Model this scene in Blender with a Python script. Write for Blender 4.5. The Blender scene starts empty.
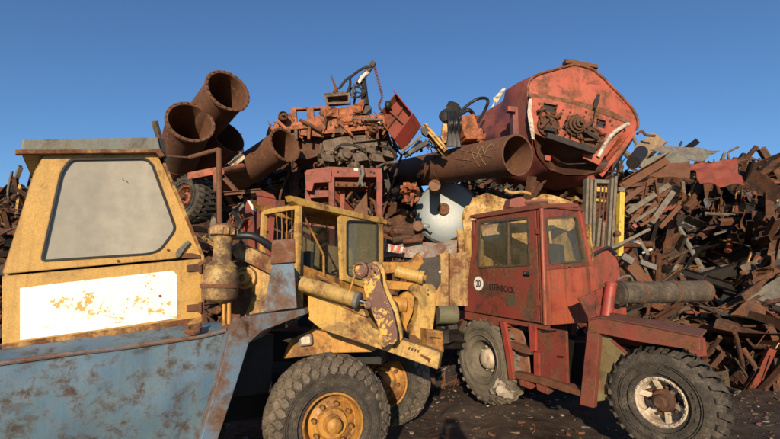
import bpy, math, random
from math import radians as R, sin, cos, pi
from mathutils import Vector as V, Matrix, noise
from mathutils.geometry import tessellate_polygon
random.seed(7)
SC = bpy.context.scene
COL = SC.collection
# ------------------------------------------------------------------ camera
F, CX, CY = 450.0, 390.0, 219.5
CAMZ, PITCH = 1.72, math.atan(72.5/450.0)
cd = bpy.data.cameras.new('camera'); cam = bpy.data.objects.new('camera', cd); COL.objects.link(cam)
cam.location = (0, 0, CAMZ); cam.rotation_euler = (pi/2+PITCH, 0, 0)
cd.sensor_width = 36; cd.lens = F/780*36; cd.clip_start = .05; cd.clip_end = 3000
SC.camera = cam
# ------------------------------------------------------------------ sky and sun (low sun behind the photographer)
SUN_D = V((.105, 1.0, -.262)).normalized()
w = bpy.data.worlds.new('World'); SC.world = w; w.use_nodes = True
nt = w.node_tree; bg = nt.nodes['Background']
sky = nt.nodes.new('ShaderNodeTexSky'); sky.sky_type = 'NISHITA'; sky.sun_disc = False
sky.sun_elevation = math.asin(-SUN_D.z); sky.sun_rotation = R(186)
sky.air_density = 1.0; sky.dust_density = .2; sky.ozone_density = 5.2; sky.altitude = 200
nt.links.new(sky.outputs[0], bg.inputs[0]); bg.inputs[1].default_value = .114
sl = bpy.data.lights.new('sun', 'SUN'); sl.energy = 5.0; sl.angle = R(.53); sl.color = (1, .80, .57)
so = bpy.data.objects.new('sun', sl); COL.objects.link(so)
so.rotation_euler = SUN_D.to_track_quat('-Z', 'Y').to_euler(); so.location = (-3, -20, 12)
vs = SC.view_settings; vs.view_transform = 'Standard'; vs.look = 'None'; vs.gamma = 1; vs.exposure = .36; vs.use_curve_mapping = False

# ------------------------------------------------------------------ geometry helpers
FWD = V((0, cos(PITCH), sin(PITCH))); UP = V((0, -sin(PITCH), cos(PITCH))); C0 = V((0, 0, CAMZ))
def ray(px, py): return FWD + V((1, 0, 0))*((px-CX)/F) + UP*((CY-py)/F)
def at(px, py, Y):
    r = ray(px, py); return C0 + r*(Y/r.y)
class Plane:
    """vertical plane through ground point (x, y) with horizontal direction u"""
    def __init__(s, x, y, u, tilt=0):
        s.p = V((x, y, 0)); s.u = V((u[0], u[1], 0)).normalized()
        n = V((s.u.y, -s.u.x, 0))
        if n.dot(s.p) > 0: n = -n
        s.n = (n + V((0, 0, tilt))).normalized()       # towards the camera
        s.i = -s.n
    def __call__(s, px, py, d=0):
        r = ray(px, py); t = (s.p + s.n*d - C0).dot(s.n)/r.dot(s.n); return C0 + r*t
    def poly(s, pts, d=0): return [s(x, y, d) for x, y in pts]
def plane_px(px, Y, u, tilt=0): return Plane((px-CX)/F*Y, Y, u, tilt)

class MB:
    def __init__(s): s.v = []; s.f = []; s.m = []; s.mi = 0
    def add(s, vs, fs):
        o = len(s.v); s.v += [V(a) for a in vs]
        for f in fs: s.f.append([o+i for i in f]); s.m.append(s.mi)
        return s
    def prism(s, pts, vec, holes=()):
        vec = V(vec); loops = [list(pts)] + [list(h) for h in holes]
        if holes:
            flat = [p for l in loops for p in l]; n = len(flat)
            tri = tessellate_polygon(loops)
            fs = [list(t) for t in tri] + [[i+n for i in reversed(t)] for t in tri]
            o = 0
            for l in loops:
                k = len(l)
                for i in range(k): fs.append([o+i, o+(i+1) % k, n+o+(i+1) % k, n+o+i])
                o += k
            return s.add(flat+[p+vec for p in flat], fs)
        n = len(pts)
        fs = [list(range(n)), list(range(2*n-1, n-1, -1))] + [[(i+1) % n, i, n+i, n+(i+1) % n] for i in range(n)]
        return s.add(list(pts)+[p+vec for p in pts], fs)
    def box(s, c, x, y, z):
        c, x, y, z = V(c), V(x), V(y), V(z)
        vs = [c+x*a+y*b+z*d for a, b, d in ((-1,-1,-1),(1,-1,-1),(1,1,-1),(-1,1,-1),(-1,-1,1),(1,-1,1),(1,1,1),(-1,1,1))]
        return s.add(vs, [(0,3,2,1),(4,5,6,7),(0,1,5,4),(1,2,6,5),(2,3,7,6),(3,0,4,7)])
    def abox(s, c, dx, dy, dz, rz=0):
        m = Matrix.Rotation(rz, 3, 'Z'); return s.box(c, m@V((dx/2,0,0)), m@V((0,dy/2,0)), V((0,0,dz/2)))
    def beam(s, a, b, w, h, up=(0, 0, 1)):
        a, b = V(a), V(b); d = (b-a); l = d.length; d = d/l; up = V(up)
        x = d.cross(up)
        if x.length < .05: x = d.cross(V((1, .1, 0)))
        x.normalize(); y = x.cross(d)
        return s.box((a+b)/2, d*l/2, x*w/2, y*h/2)
    def angle(s, a, b, w, t=.012, up=(0, 0, 1)):
        a, b = V(a), V(b); d = (b-a).normalized(); x = d.cross(V(up))
        if x.length < .05: x = d.cross(V((1, .1, 0)))
        x.normalize(); y = x.cross(d); o = a
        prof = [(0,0),(w,0),(w,t),(t,t),(t,w),(0,w)]
        return s.prism([o+x*p+y*q for p, q in prof], b-a)
    def channel(s, a, b, w, h, t=.015, up=(0, 0, 1)):
        a, b = V(a), V(b); d = (b-a).normalized(); x = d.cross(V(up))
        if x.length < .05: x = d.cross(V((1, .1, 0)))
        x.normalize(); y = x.cross(d)
        prof = [(-w/2,-h/2),(w/2,-h/2),(w/2,-h/2+t),(-w/2+t,-h/2+t),(-w/2+t,h/2-t),(w/2,h/2-t),(w/2,h/2),(-w/2,h/2)]
        return s.prism([a+x*p+y*q for p, q in prof], b-a)
    def lathe(s, prof, o, ax, n=24, closed=False, a0=0, cap0=True):
        o, ax = V(o), V(ax).normalized()
        x = ax.cross(V((0, 0, 1)))
        if x.length < .05: x = V((1, 0, 0))
        x.normalize(); y = ax.cross(x); k = len(prof); vs = []
        for i in range(n):
            a = 2*pi*i/n+a0; d = x*cos(a)+y*sin(a)
            for r, t in prof: vs.append(o+d*r+ax*t)
        fs = []
        for i in range(n):
            j = (i+1) % n
            for q in range(k if closed else k-1):
                q2 = (q+1) % k; fs.append([i*k+q, j*k+q, j*k+q2, i*k+q2])
        if not closed:
            if cap0 and prof[0][0] > 1e-6: fs.append([i*k for i in range(n)][::-1])
            if prof[-1][0] > 1e-6: fs.append([i*k+k-1 for i in range(n)])
        return s.add(vs, fs)
    def tube(s, a, b, r0, r1=None, n=12):
        a, b = V(a), V(b); r1 = r0 if r1 is None else r1
        return s.lathe([(r0, 0), (r1, (b-a).length)], a, b-a, n)
    def hollow(s, a, b, r, t, n=32):
        a, b = V(a), V(b); l = (b-a).length
        return s.lathe([(r, 0), (r, l), (r-t, l), (r-t, 0)], a, b-a, n, True)
    def path(s, pts, r, n=8, closed=False):
        P = [V(p) for p in pts]; k = len(P); vs = []; px = None
        for i in range(k):
            a = P[i-1] if (i > 0 or closed) else P[i]; b = P[(i+1) % k] if (i < k-1 or closed) else P[i]
            d = (b-a).normalized()
            x = (px - d*px.dot(d)) if px is not None else d.cross(V((0, 0, 1)))
            if x.length < .02: x = d.cross(V((1, 0, .2)))
            x.normalize(); px = x; y = d.cross(x)
            for j in range(n): vs.append(P[i]+(x*cos(2*pi*j/n)+y*sin(2*pi*j/n))*r)
        fs = [[i*n+j, i*n+(j+1) % n, ((i+1) % k)*n+(j+1) % n, ((i+1) % k)*n+j] for i in range(k if closed else k-1) for j in range(n)]
        if not closed: fs += [list(range(n))[::-1], [(k-1)*n+j for j in range(n)]]
        return s.add(vs, fs)
    def ball(s, c, r, n=14, m=8, sq=(1, 1, 1)):
        c = V(c); vs = []; fs = []
        for i in range(m+1):
            t = pi*i/m
            for j in range(n):
                p = 2*pi*j/n; vs.append(c+V((r*sq[0]*sin(t)*cos(p), r*sq[1]*sin(t)*sin(p), r*sq[2]*cos(t))))
        for i in range(m):
            for j in range(n): fs.append([i*n+j, (i+1)*n+j, (i+1)*n+(j+1) % n, i*n+(j+1) % n])
        return s.add(vs, fs)
    def grid(s, fn, nu, nv, thick=None):
        """sheet from fn(u, v); thick is a vector making it a closed slab"""
        P = [fn(i/nu, j/nv) for j in range(nv+1) for i in range(nu+1)]; W = nu+1
        fs = [[j*W+i, j*W+i+1, (j+1)*W+i+1, (j+1)*W+i] for j in range(nv) for i in range(nu)]
        if thick is None: return s.add(P, fs)
        thick = V(thick); n = len(P); fs2 = fs + [[n+q for q in reversed(f)] for f in fs]
        b = list(range(W)) + [j*W+nu for j in range(1, nv+1)] + [nv*W+i for i in range(nu-1, -1, -1)] + [j*W for j in range(nv-1, 0, -1)]
        for i in range(len(b)): fs2.append([b[(i+1) % len(b)], b[i], n+b[i], n+b[(i+1) % len(b)]])
        return s.add(P+[p+thick for p in P], fs2)

def bez(pts, n=8):
    """smooth curve through points"""
    P = [V(p) for p in pts]; out = []
    for i in range(len(P)-1):
        p0 = P[max(i-1, 0)]; p1 = P[i]; p2 = P[i+1]; p3 = P[min(i+2, len(P)-1)]
        for k in range(n):
            t = k/n
            out.append(.5*((2*p1)+(p2-p0)*t+(2*p0-5*p1+4*p2-p3)*t*t+(3*p1-p0-3*p2+p3)*t**3))
    return out+[P[-1]]
def rounded(pts, r, n=5):
    """round the corners of a 2-D pixel polygon"""
    out = []; k = len(pts)
    for i in range(k):
        p = V((*pts[i], 0)); a = V((*pts[i-1], 0)); b = V((*pts[(i+1) % k], 0))
        da = (a-p); db = (b-p); rr = min(r, da.length*.48, db.length*.48)
        q0 = p+da.normalized()*rr; q1 = p+db.normalized()*rr
        for j in range(n+1):
            t = j/n; q = q0*(1-t)**2+p*2*t*(1-t)+q1*t*t; out.append((q.x, q.y))
    return out
def inset(pts, d):
    k = len(pts); A = sum(pts[i-1][0]*pts[i][1]-pts[i][0]*pts[i-1][1] for i in range(k)); sg = 1 if A > 0 else -1
    out = []
    for i in range(k):
        x, y = pts[i]; ax, ay = pts[i-1]; bx, by = pts[(i+1) % k]
        e1 = V((x-ax, y-ay)); e2 = V((bx-x, by-y))
        if e1.length < 1e-6: e1 = e2
        if e2.length < 1e-6: e2 = e1
        e1.normalize(); e2.normalize()
        n = (V((-e1.y, e1.x))+V((-e2.y, e2.x)))*sg
        n = n.normalized()/max(.5, math.sqrt(max(.05, (1+e1.dot(e2))/2)))
        out.append((x+n.x*d, y+n.y*d))
    return out

ROOT = {}
def thing(name, label, cat, loc=(0, 0, 0), group=None):
    o = bpy.data.objects.new(name, None); COL.objects.link(o); o.location = loc; o.empty_display_size = .2
    o['label'] = label; o['category'] = cat
    if group: o['group'] = group
    ROOT[o.name] = V(loc); return o
def obj(name, mb, mat, parent=None, smooth=None, bevel=0, label=None, kind=None, cat=None, loc=None, group=None):
    off = ROOT[parent.name] if parent else V(loc or (0, 0, 0))
    me = bpy.data.meshes.new(name); me.from_pydata([v-off for v in mb.v], [], mb.f)
    for m in (mat if isinstance(mat, (list, tuple)) else [mat]): me.materials.append(m)
    if isinstance(mat, (list, tuple)): me.polygons.foreach_set('material_index', mb.m)
    me.update()
    import bmesh
    bm = bmesh.new(); bm.from_mesh(me); bmesh.ops.recalc_face_normals(bm, faces=bm.faces); bm.to_mesh(me); bm.free()
    if smooth:
        me.shade_smooth(); me.set_sharp_from_angle(angle=R(smooth))
    o = bpy.data.objects.new(name, me); COL.objects.link(o)
    if parent: o.parent = parent
    else: o.location = off
    ROOT[o.name] = off
    if bevel:
        b = o.modifiers.new('bevel', 'BEVEL'); b.width = bevel; b.segments = 2; b.limit_method = 'ANGLE'; b.angle_limit = R(35)
    if label: o['label'] = label
    if kind: o['kind'] = kind
    if cat: o['category'] = cat
    if group: o['group'] = group
    return o

# ------------------------------------------------------------------ materials
RUST = ((.050, .020, .010), (.135, .052, .022), (.20, .085, .038))
def mixrgb(nt, f, a, b, mode='MIX'):
    n = nt.nodes.new('ShaderNodeMix'); n.data_type = 'RGBA'; n.blend_type = mode
    for s, val in ((n.inputs[0], f), (n.inputs[6], a), (n.inputs[7], b)):
        if hasattr(val, 'links') or hasattr(val, 'is_linked'): nt.links.new(val, s)
        elif isinstance(val, (int, float)): s.default_value = val
        else: s.default_value = (*val, 1)
    return n.outputs[2]
def mnode(nt, op, a, b=None, clamp=False):
    n = nt.nodes.new('ShaderNodeMath'); n.operation = op; n.use_clamp = clamp
    for s, val in ((n.inputs[0], a), (n.inputs[1], b)):
        if val is None: continue
        if hasattr(val, 'is_linked'): nt.links.new(val, s)
        else: s.default_value = val
    return n.outputs[0]
def ramp(nt, f, stops):
    n = nt.nodes.new('ShaderNodeValToRGB'); nt.links.new(f, n.inputs[0]); e = n.color_ramp.elements
    while len(e) < len(stops): e.new(.5)
    for el, (p, c) in zip(e, stops):
        el.position = p; el.color = (c, c, c, 1) if isinstance(c, (int, float)) else (*c, 1)
    return n.outputs[0]
def noise_n(nt, co, scale, detail=6, rough=.6, dist=0):
    n = nt.nodes.new('ShaderNodeTexNoise'); n.inputs['Scale'].default_value = scale; n.inputs['Detail'].default_value = detail
    n.inputs['Roughness'].default_value = rough; n.inputs['Distortion'].default_value = dist
    nt.links.new(co, n.inputs['Vector']); return n.outputs[0]
SEED = [0]
def base_mat(name, mscale=(1, 1, 1)):
    m = bpy.data.materials.new(name); m.use_nodes = True; nt = m.node_tree; b = nt.nodes['Principled BSDF']
    tc = nt.nodes.new('ShaderNodeTexCoord'); mp = nt.nodes.new('ShaderNodeMapping'); SEED[0] += 1
    mp.inputs['Location'].default_value = (SEED[0]*3.7, SEED[0]*1.9, SEED[0]*.83); mp.inputs['Scale'].default_value = mscale
    nt.links.new(tc.outputs['Object'], mp.inputs[0]); return m, nt, b, mp.outputs[0]
def set_bump(nt, b, h, strength, dist=.02):
    bp = nt.nodes.new('ShaderNodeBump'); bp.inputs['Strength'].default_value = strength; bp.inputs['Distance'].default_value = dist
    nt.links.new(h, bp.inputs['Height']); nt.links.new(bp.outputs[0], b.inputs['Normal'])
def rusty(name, c1, c2=None, rust=.35, scale=2.5, rough=.5, cols=RUST, dirt=.35, dirtcol=(.13, .085, .05), bump=.35, streak=.5, edge=.05, spec=.4, dent=.25, stain=.55, wear=0):
    """weathered paint: two paint tones, dirt film, run-down streaks and rust patches with ragged edges"""
    m, nt, b, co = base_mat(name); c2 = c2 or tuple(x*.72 for x in c1)
    big = noise_n(nt, co, scale*.45, 4, .6); n1 = noise_n(nt, co, scale, 10, .68, .3); n2 = noise_n(nt, co, scale*9, 6, .7); n3 = noise_n(nt, co, scale*38, 3, .6)
    paint = mixrgb(nt, ramp(nt, big, ((.35, 0), (.68, 1))), c1, c2)
    dm = ramp(nt, mnode(nt, 'ADD', mnode(nt, 'MULTIPLY', n1, .6), mnode(nt, 'MULTIPLY', n2, .4)), ((.40, 0), (.68, 1)))
    paint = mixrgb(nt, mnode(nt, 'MULTIPLY', dm, dirt), paint, dirtcol)
    if streak:
        mp = nt.nodes.new('ShaderNodeMapping'); nt.links.new(co, mp.inputs[0]); mp.inputs['Scale'].default_value = (14, 14, .9)
        st = ramp(nt, noise_n(nt, mp.outputs[0], 1.6, 5, .6), ((.50, 0), (.72, 1)))
        paint = mixrgb(nt, mnode(nt, 'MULTIPLY', st, streak), paint, cols[1])
    mask = mnode(nt, 'ADD', mnode(nt, 'ADD', mnode(nt, 'MULTIPLY', n1, .62), mnode(nt, 'MULTIPLY', n2, .25)), mnode(nt, 'MULTIPLY', big, .13))
    th = .70-.42*rust
    mk = ramp(nt, mask, ((max(0, th-edge), 0), (min(1, th+edge), 1)))
    rc = ramp(nt, n2, ((.32, cols[0]), (.52, cols[1]), (.72, cols[2])))
    if wear:      # paint knocked off along real edges
        bv = nt.nodes.new('ShaderNodeBevel'); bv.samples = 3; bv.inputs[0].default_value = wear
        ge = nt.nodes.new('ShaderNodeNewGeometry'); vm = nt.nodes.new('ShaderNodeVectorMath'); vm.operation = 'DOT_PRODUCT'
        nt.links.new(bv.outputs[0], vm.inputs[0]); nt.links.new(ge.outputs['Normal'], vm.inputs[1])
        ew = mnode(nt, 'SUBTRACT', 1, vm.outputs['Value'])
        ew = ramp(nt, mnode(nt, 'ADD', ew, mnode(nt, 'MULTIPLY', mnode(nt, 'SUBTRACT', n2, .62), .55)), ((.02, 0), (.10, 1)))
        mk = mnode(nt, 'MAXIMUM', mk, ew)
    col = mixrgb(nt, mk, paint, rc)
    if stain:
        sn = ramp(nt, noise_n(nt, co, scale*.8, 12, .72, .6), ((.53, 0), (.62, 1)))
        col = mixrgb(nt, mnode(nt, 'MULTIPLY', sn, stain), col, (.045, .030, .020))
    col = mixrgb(nt, .35, col, ramp(nt, n3, ((.3, .25), (.7, .75))), 'OVERLAY')
    nt.links.new(col, b.inputs['Base Color'])
    rg = ramp(nt, mk, ((0, rough), (1, .88))); rg2 = mnode(nt, 'ADD', rg, mnode(nt, 'MULTIPLY', mnode(nt, 'SUBTRACT', n2, .5), .3), True)
    nt.links.new(rg2, b.inputs['Roughness']); b.inputs['Specular IOR Level'].default_value = spec
    h = mnode(nt, 'ADD', mnode(nt, 'ADD', mnode(nt, 'MULTIPLY', mk, mnode(nt, 'MULTIPLY', n3, .5)), mnode(nt, 'MULTIPLY', mk, -.25)), mnode(nt, 'MULTIPLY', n3, .12))
    h = mnode(nt, 'ADD', h, mnode(nt, 'MULTIPLY', big, dent*6))
    set_bump(nt, b, h, bump, .015); return m
def plain(name, c1, c2, scale=6, rough=.7, bump=.3, metal=0, c3=None, spec=.4):
    m, nt, b, co = base_mat(name)
    n1 = noise_n(nt, co, scale, 8, .65); n2 = noise_n(nt, co, scale*8, 5, .65)
    f = mnode(nt, 'ADD', mnode(nt, 'MULTIPLY', n1, .65), mnode(nt, 'MULTIPLY', n2, .35))
    col = ramp(nt, f, ((.36, c1), (.62, c2)) if not c3 else ((.34, c1), (.52, c2), (.66, c3)))
    nt.links.new(col, b.inputs['Base Color']); b.inputs['Roughness'].default_value = rough; b.inputs['Metallic'].default_value = metal
    b.inputs['Specular IOR Level'].default_value = spec
    set_bump(nt, b, f, bump, .02); return m
def glass(name, dust, amount, tint=(.75, .8, .75), scale=3, gloss=.25, var=.75):
    """dirty sheet glass: dust film over clear pane, with a mirror-like sheen"""
    m, nt, b, co = base_mat(name); out = nt.nodes['Material Output']
    tr = nt.nodes.new('ShaderNodeBsdfTransparent'); tr.inputs[0].default_value = (*tint, 1)
    gl = nt.nodes.new('ShaderNodeBsdfGlossy'); gl.inputs['Roughness'].default_value = .06; gl.inputs[0].default_value = (.9, .9, .9, 1)
    mp = nt.nodes.new('ShaderNodeMapping'); nt.links.new(co, mp.inputs[0]); mp.inputs['Scale'].default_value = (2.5, 2.5, .8)
    n = noise_n(nt, mp.outputs[0], scale, 6, .6); n2 = noise_n(nt, co, scale*12, 4, .6)
    d = mixrgb(nt, ramp(nt, n2, ((.35, 0), (.65, 1))), tuple(x*var for x in dust), dust)
    nt.links.new(d, b.inputs['Base Color']); b.inputs['Roughness'].default_value = .6
    m1 = nt.nodes.new('ShaderNodeMixShader'); lw_ = nt.nodes.new('ShaderNodeLayerWeight'); lw_.inputs[0].default_value = .5; fr_ = mnode(nt, 'ADD', mnode(nt, 'MULTIPLY', mnode(nt, 'POWER', lw_.outputs['Facing'], 4.0), .7), .03)
    nt.links.new(mnode(nt, 'ADD', fr_, gloss*.2, True), m1.inputs[0]); nt.links.new(tr.outputs[0], m1.inputs[1]); nt.links.new(gl.outputs[0], m1.inputs[2])
    m2 = nt.nodes.new('ShaderNodeMixShader'); f = mnode(nt, 'MULTIPLY', ramp(nt, n, ((.25, .55), (.72, 1))), amount, True)
    nt.links.new(f, m2.inputs[0]); nt.links.new(m1.outputs[0], m2.inputs[1]); nt.links.new(b.outputs[0], m2.inputs[2])
    nt.links.new(m2.outputs[0], out.inputs[0]); return m
YEL = rusty('yellow_paint', (.57, .365, .10), (.44, .25, .045), rust=.32, scale=3.2, rough=.5, dirt=.5, streak=.4, wear=.015)
YELC = rusty('yellow_cab_paint', (.56, .345, .10), (.50, .295, .075), rust=.19, scale=2.6, rough=.5, dirt=.3, streak=.3, stain=.3, wear=.015)
YELD = rusty('orange_yellow_paint', (.50, .25, .04), (.38, .175, .03), rust=.36, scale=4, dirt=.5, wear=.012)
YELW = rusty('yellow_wreck_paint', (.56, .36, .11), (.40, .24, .07), rust=.42, scale=4.5, dirt=.5)
PRIM = rusty('primer_and_yellow_paint', (.13, .058, .04), (.10, .045, .03), rust=.42, scale=6, cols=((.50, .30, .06), (.60, .36, .08), (.62, .40, .12)), dirt=.3, streak=0, edge=.02)
RED = rusty('truck_red_paint', (.235, .040, .028), (.155, .030, .024), rust=.37, scale=3, rough=.48, dirt=.75, dirtcol=(.13, .062, .042), streak=.6, stain=.8, wear=.03, dent=.6)
REDB = rusty('bleached_red_paint', (.35, .068, .034), (.26, .046, .028), rust=.28, scale=5, rough=.5, dirt=.5, dirtcol=(.32, .14, .07), streak=.9, stain=.35)
REDF = rusty('bright_red_paint', (.33, .040, .028), (.24, .032, .024), rust=.25, scale=4, dirt=.5, wear=.012)
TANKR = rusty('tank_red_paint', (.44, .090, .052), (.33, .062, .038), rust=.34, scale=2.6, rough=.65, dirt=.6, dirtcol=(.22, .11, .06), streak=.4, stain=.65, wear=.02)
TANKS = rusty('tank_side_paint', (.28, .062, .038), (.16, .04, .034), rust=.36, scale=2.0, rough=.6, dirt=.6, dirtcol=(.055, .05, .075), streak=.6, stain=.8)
ORG = rusty('orange_wreck_paint', (.42, .125, .045), (.32, .09, .035), rust=.44, scale=4.5, rough=.7, dirt=.6, dirtcol=(.14, .07, .04), wear=.02)
REDO = rusty('red_oxide_paint', (.27, .052, .032), (.20, .042, .028), rust=.34, scale=4, rough=.65, dirt=.55, dirtcol=(.10, .045, .03), wear=.015)
BLUE = rusty('faded_blue_paint', (.060, .142, .228), (.092, .155, .19), rust=.35, scale=8.5, rough=.55, cols=((.030, .026, .024), (.055, .043, .036), (.105, .078, .058)), dirt=.55, dirtcol=(.17, .155, .125), streak=.2)
BLUER = rusty('rusty_blue_paint', (.080, .165, .26), (.115, .165, .20), rust=.47, scale=6, rough=.6, cols=((.05, .032, .024), (.125, .07, .045), (.19, .11, .07)), dirt=.6, dirtcol=(.20, .15, .10))
TEAL = rusty('grey_green_paint', (.16, .185, .165), (.20, .21, .17), rust=.33, scale=5, rough=.7, cols=((.05, .035, .02), (.15, .085, .04), (.22, .15, .07)), dirt=.5)
PIPE = rusty('pipe_rust', (.125, .052, .026), (.085, .036, .02), rust=.42, scale=1.8, rough=.8, cols=((.035, .016, .010), (.10, .042, .022), (.22, .105, .058)), dirt=.65, dirtcol=(.21, .115, .07), streak=.45, bump=.6)
DRUST = rusty('dark_rust', (.07, .032, .02), (.045, .024, .017), rust=.45, scale=6, rough=.85, dirt=.4, streak=0)
SHADEB = plain('painted_shade_black', (.004, .004, .004), (.014, .011, .009), 9, .6, .3)  # near-black colour stands in for deep shade on hidden machine innards
HRUST = rusty('heap_rust', (.060, .028, .017), (.038, .019, .013), rust=.45, scale=4, rough=.9, dirt=.4, streak=0)
BRUST = rusty('brown_rust', (.15, .066, .034), (.10, .046, .026), rust=.45, scale=5, rough=.85, dirt=.4, streak=0)
CAST = plain('oily_cast_iron', (.030, .022, .016), (.12, .085, .058), 7, .75, .5, c3=(.20, .145, .10))
OIL = plain('black_oily_steel', (.008, .007, .006), (.026, .020, .016), 9, .55, .4)
GREYM = plain('weathered_grey_steel', (.08, .072, .062), (.18, .165, .14), 8, .7, .4)
WOODG = plain('grey_mast_steel', (.085, .07, .052), (.20, .165, .12), 12, .75, .5)
RUB = plain('dusty_tyre_rubber', (.045, .038, .030), (.13, .105, .076), 7, .9, .6, c3=(.21, .17, .125))
RUBD = plain('clean_tyre_rubber', (.018, .016, .014), (.052, .044, .034), 8, .85, .6, c3=(.12, .10, .075))
HOSE = plain('black_hose_rubber', (.008, .008, .009), (.022, .021, .022), 10, .45, .1)
WHITE = rusty('white_enamel', (.195, .24, .255), (.18, .22, .235), rust=0, scale=3, rough=.4, dirt=.12, dirtcol=(.25, .22, .16), streak=.08, stain=0, dent=.05)
WPAINT = rusty('dirty_white_paint', (.62, .58, .48), (.5, .45, .36), rust=.3, scale=6, dirt=.5)
SIGNW = rusty('peeling_white_sign', (.92, .90, .84), (.90, .87, .80), rust=.33, scale=4.2, rough=.4, stain=0, cols=((.55, .32, .07), (.62, .37, .09), (.66, .40, .10)), dirt=.08, streak=0, edge=.012, dent=.05)
HUBW = rusty('chalky_white_hub', (.58, .50, .38), (.45, .36, .25), rust=.25, scale=8, dirt=.5)
GREEN = rusty('mossy_inner_panel', (.19, .18, .075), (.13, .11, .05), rust=.36, scale=5, dirt=.75, stain=.7)
CONC = plain('pale_stone', (.22, .18, .13), (.40, .34, .26), 9, .85, .5)
BARK = plain('sawn_brown_end', (.10, .05, .028), (.22, .12, .07), 12, .85, .5)
SHEETG = plain('grey_green_sheet', (.10, .095, .07), (.17, .165, .125), 3, .8, .3, c3=(.21, .20, .155))
SHEETB = plain('tan_sheet', (.15, .105, .065), (.28, .20, .125), 4, .75, .4)
WPANE = glass('milky_cab_glass', (.42, .385, .30), .93, scale=.8, var=.84, gloss=.4)
LPANE = glass('dusty_loader_glass', (.24, .22, .12), .62, scale=2.6)
TPANE = glass('truck_glass', (.22, .17, .08), .16, tint=(.93, .94, .90), scale=3.0, gloss=.08)
BLACK = plain('black_seal', (.012, .012, .012), (.03, .028, .025), 20, .6, .2)
INK = plain('black_lettering', (.012, .010, .010), (.03, .02, .018), 30, .6, .1)
ENAM = plain('white_disc', (.62, .60, .54), (.74, .72, .66), 20, .5, .1)
STRIPE = plain('red_stripe', (.30, .05, .03), (.42, .08, .045), 16, .6, .2)

# ------------------------------------------------------------------ ground
def gz(x, y):
    b = .085*math.exp(-((x-1.5)**2+(y-6.9)**2)/1.6) + .05*math.exp(-((x+.1)**2+(y-5.3)**2)/.8)
    n = noise.noise(V((x*.7, y*.7, 3)))*.045 + noise.noise(V((x*2.4, y*2.4, 9)))*.022 + .012*noise.noise(V((x*7, y*7, 2)))
    for rx in (.35, 1.05):                                   # old wheel ruts running past the loader
        dd = x-rx-.10*(y-5)-.08*sin(y*1.1); n += -.045*math.exp(-(dd/.16)**2)+.02*math.exp(-((abs(dd)-.27)/.08)**2)+(.010*sin(y*42) if abs(dd) < .15 else 0)
    fade = 1 if abs(x) < 12 and -8 < y < 16 else .2
    return (b+n-.01)*fade
def axis(lo, hi, step, far):
    a = [lo+i*step for i in range(int((hi-lo)/step)+1)]
    e = [1, 3, 8, 20, 60, 200, 700]; return [lo-q for q in reversed(e)]+a+[hi+q for q in e]
xs = axis(-7, 7, .07, 0); ys = axis(2, 9, .05, 0)
g = MB(); W = len(xs)
g.add([(x, y, gz(x, y)) for y in ys for x in xs], [[j*W+i, j*W+i+1, (j+1)*W+i+1, (j+1)*W+i] for j in range(len(ys)-1) for i in range(W-1)])
m, nt, b, co = base_mat('oily_yard_soil')
n1 = noise_n(nt, co, .9, 8, .65, .4); n2 = noise_n(nt, co, 9, 8, .7); n3 = noise_n(nt, co, 60, 4, .6)
c = ramp(nt, mnode(nt, 'ADD', mnode(nt, 'MULTIPLY', n1, .55), mnode(nt, 'MULTIPLY', n2, .45)), ((.36, (.026, .017, .011)), (.5, (.062, .040, .025)), (.66, (.125, .082, .052))))
nt.links.new(mixrgb(nt, .5, c, ramp(nt, n3, ((.3, .25), (.72, .8))), 'OVERLAY'), b.inputs['Base Color'])
nt.links.new(ramp(nt, n1, ((.36, .30), (.48, .75), (.62, .95))), b.inputs['Roughness'])
set_bump(nt, b, mnode(nt, 'ADD', n2, mnode(nt, 'MULTIPLY', n3, .5)), .8, .04)
obj('ground', g, m, smooth=60, kind='structure')

# ------------------------------------------------------------------ scrap heap (the mass no one could count)
TOP = [(-400, 215), (-60, 200), (60, 190), (114, 190), (160, 172), (235, 176), (262, 174), (290, 160), (345, 166), (376, 188), (388, 207), (406, 207), (425, 192), (450, 184), (480, 178), (540, 176), (600, 182), (640, 158), (664, 150), (720, 158), (800, 180), (1200, 230)]
def lerp_tab(tab, x):
    if x <= tab[0][0]: return tab[0][1]
    for (a, b), (c, d) in zip(tab, tab[1:]):
        if x <= c: return b+(d-b)*(x-a)/(c-a)
    return tab[-1][1]
def heap_z(x, y):
    px = 390+450*x/max(y, 8); y0 = 8.4 + .25*noise.noise(V((x*.8, 0, 5))) + 1.9*max(0, min(1, (px-600)/30))*max(0, min(1, (760-px)/60))
    t = max(0, min(1, (y-y0)/3.3)); t = t*t*(3-2*t); t = .12*min(1, max(0, (y-y0)/.4))+.88*t
    px = 390+450*x/max(y, 8); zt = 1.72+(292-lerp_tab(TOP, px))/450*11.6
    back = max(0, min(1, (22-y)/6))
    side = max(0, min(1, (15-abs(x))/5))
    if 398 < px < 492 and y < 12.3: zt = min(zt, 1.72+(292-246)/450*11)      # hollow that holds the white tank
    return zt*t*back*side + .22*noise.noise(V((x*1.3, y*1.3, 1)))*t - .02
h = MB(); nx, ny = 110, 56
h.grid(lambda u, v: V((-15+30*u, 8+14.5*v, heap_z(-15+30*u, 8+14.5*v))), nx, ny)
h.m = [1]*len(h.f)
rnd = random.Random(11)
def rdir(k=1): return V((rnd.uniform(-1, 1), rnd.uniform(-1, 1), rnd.uniform(-k, k))).normalized()
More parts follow.
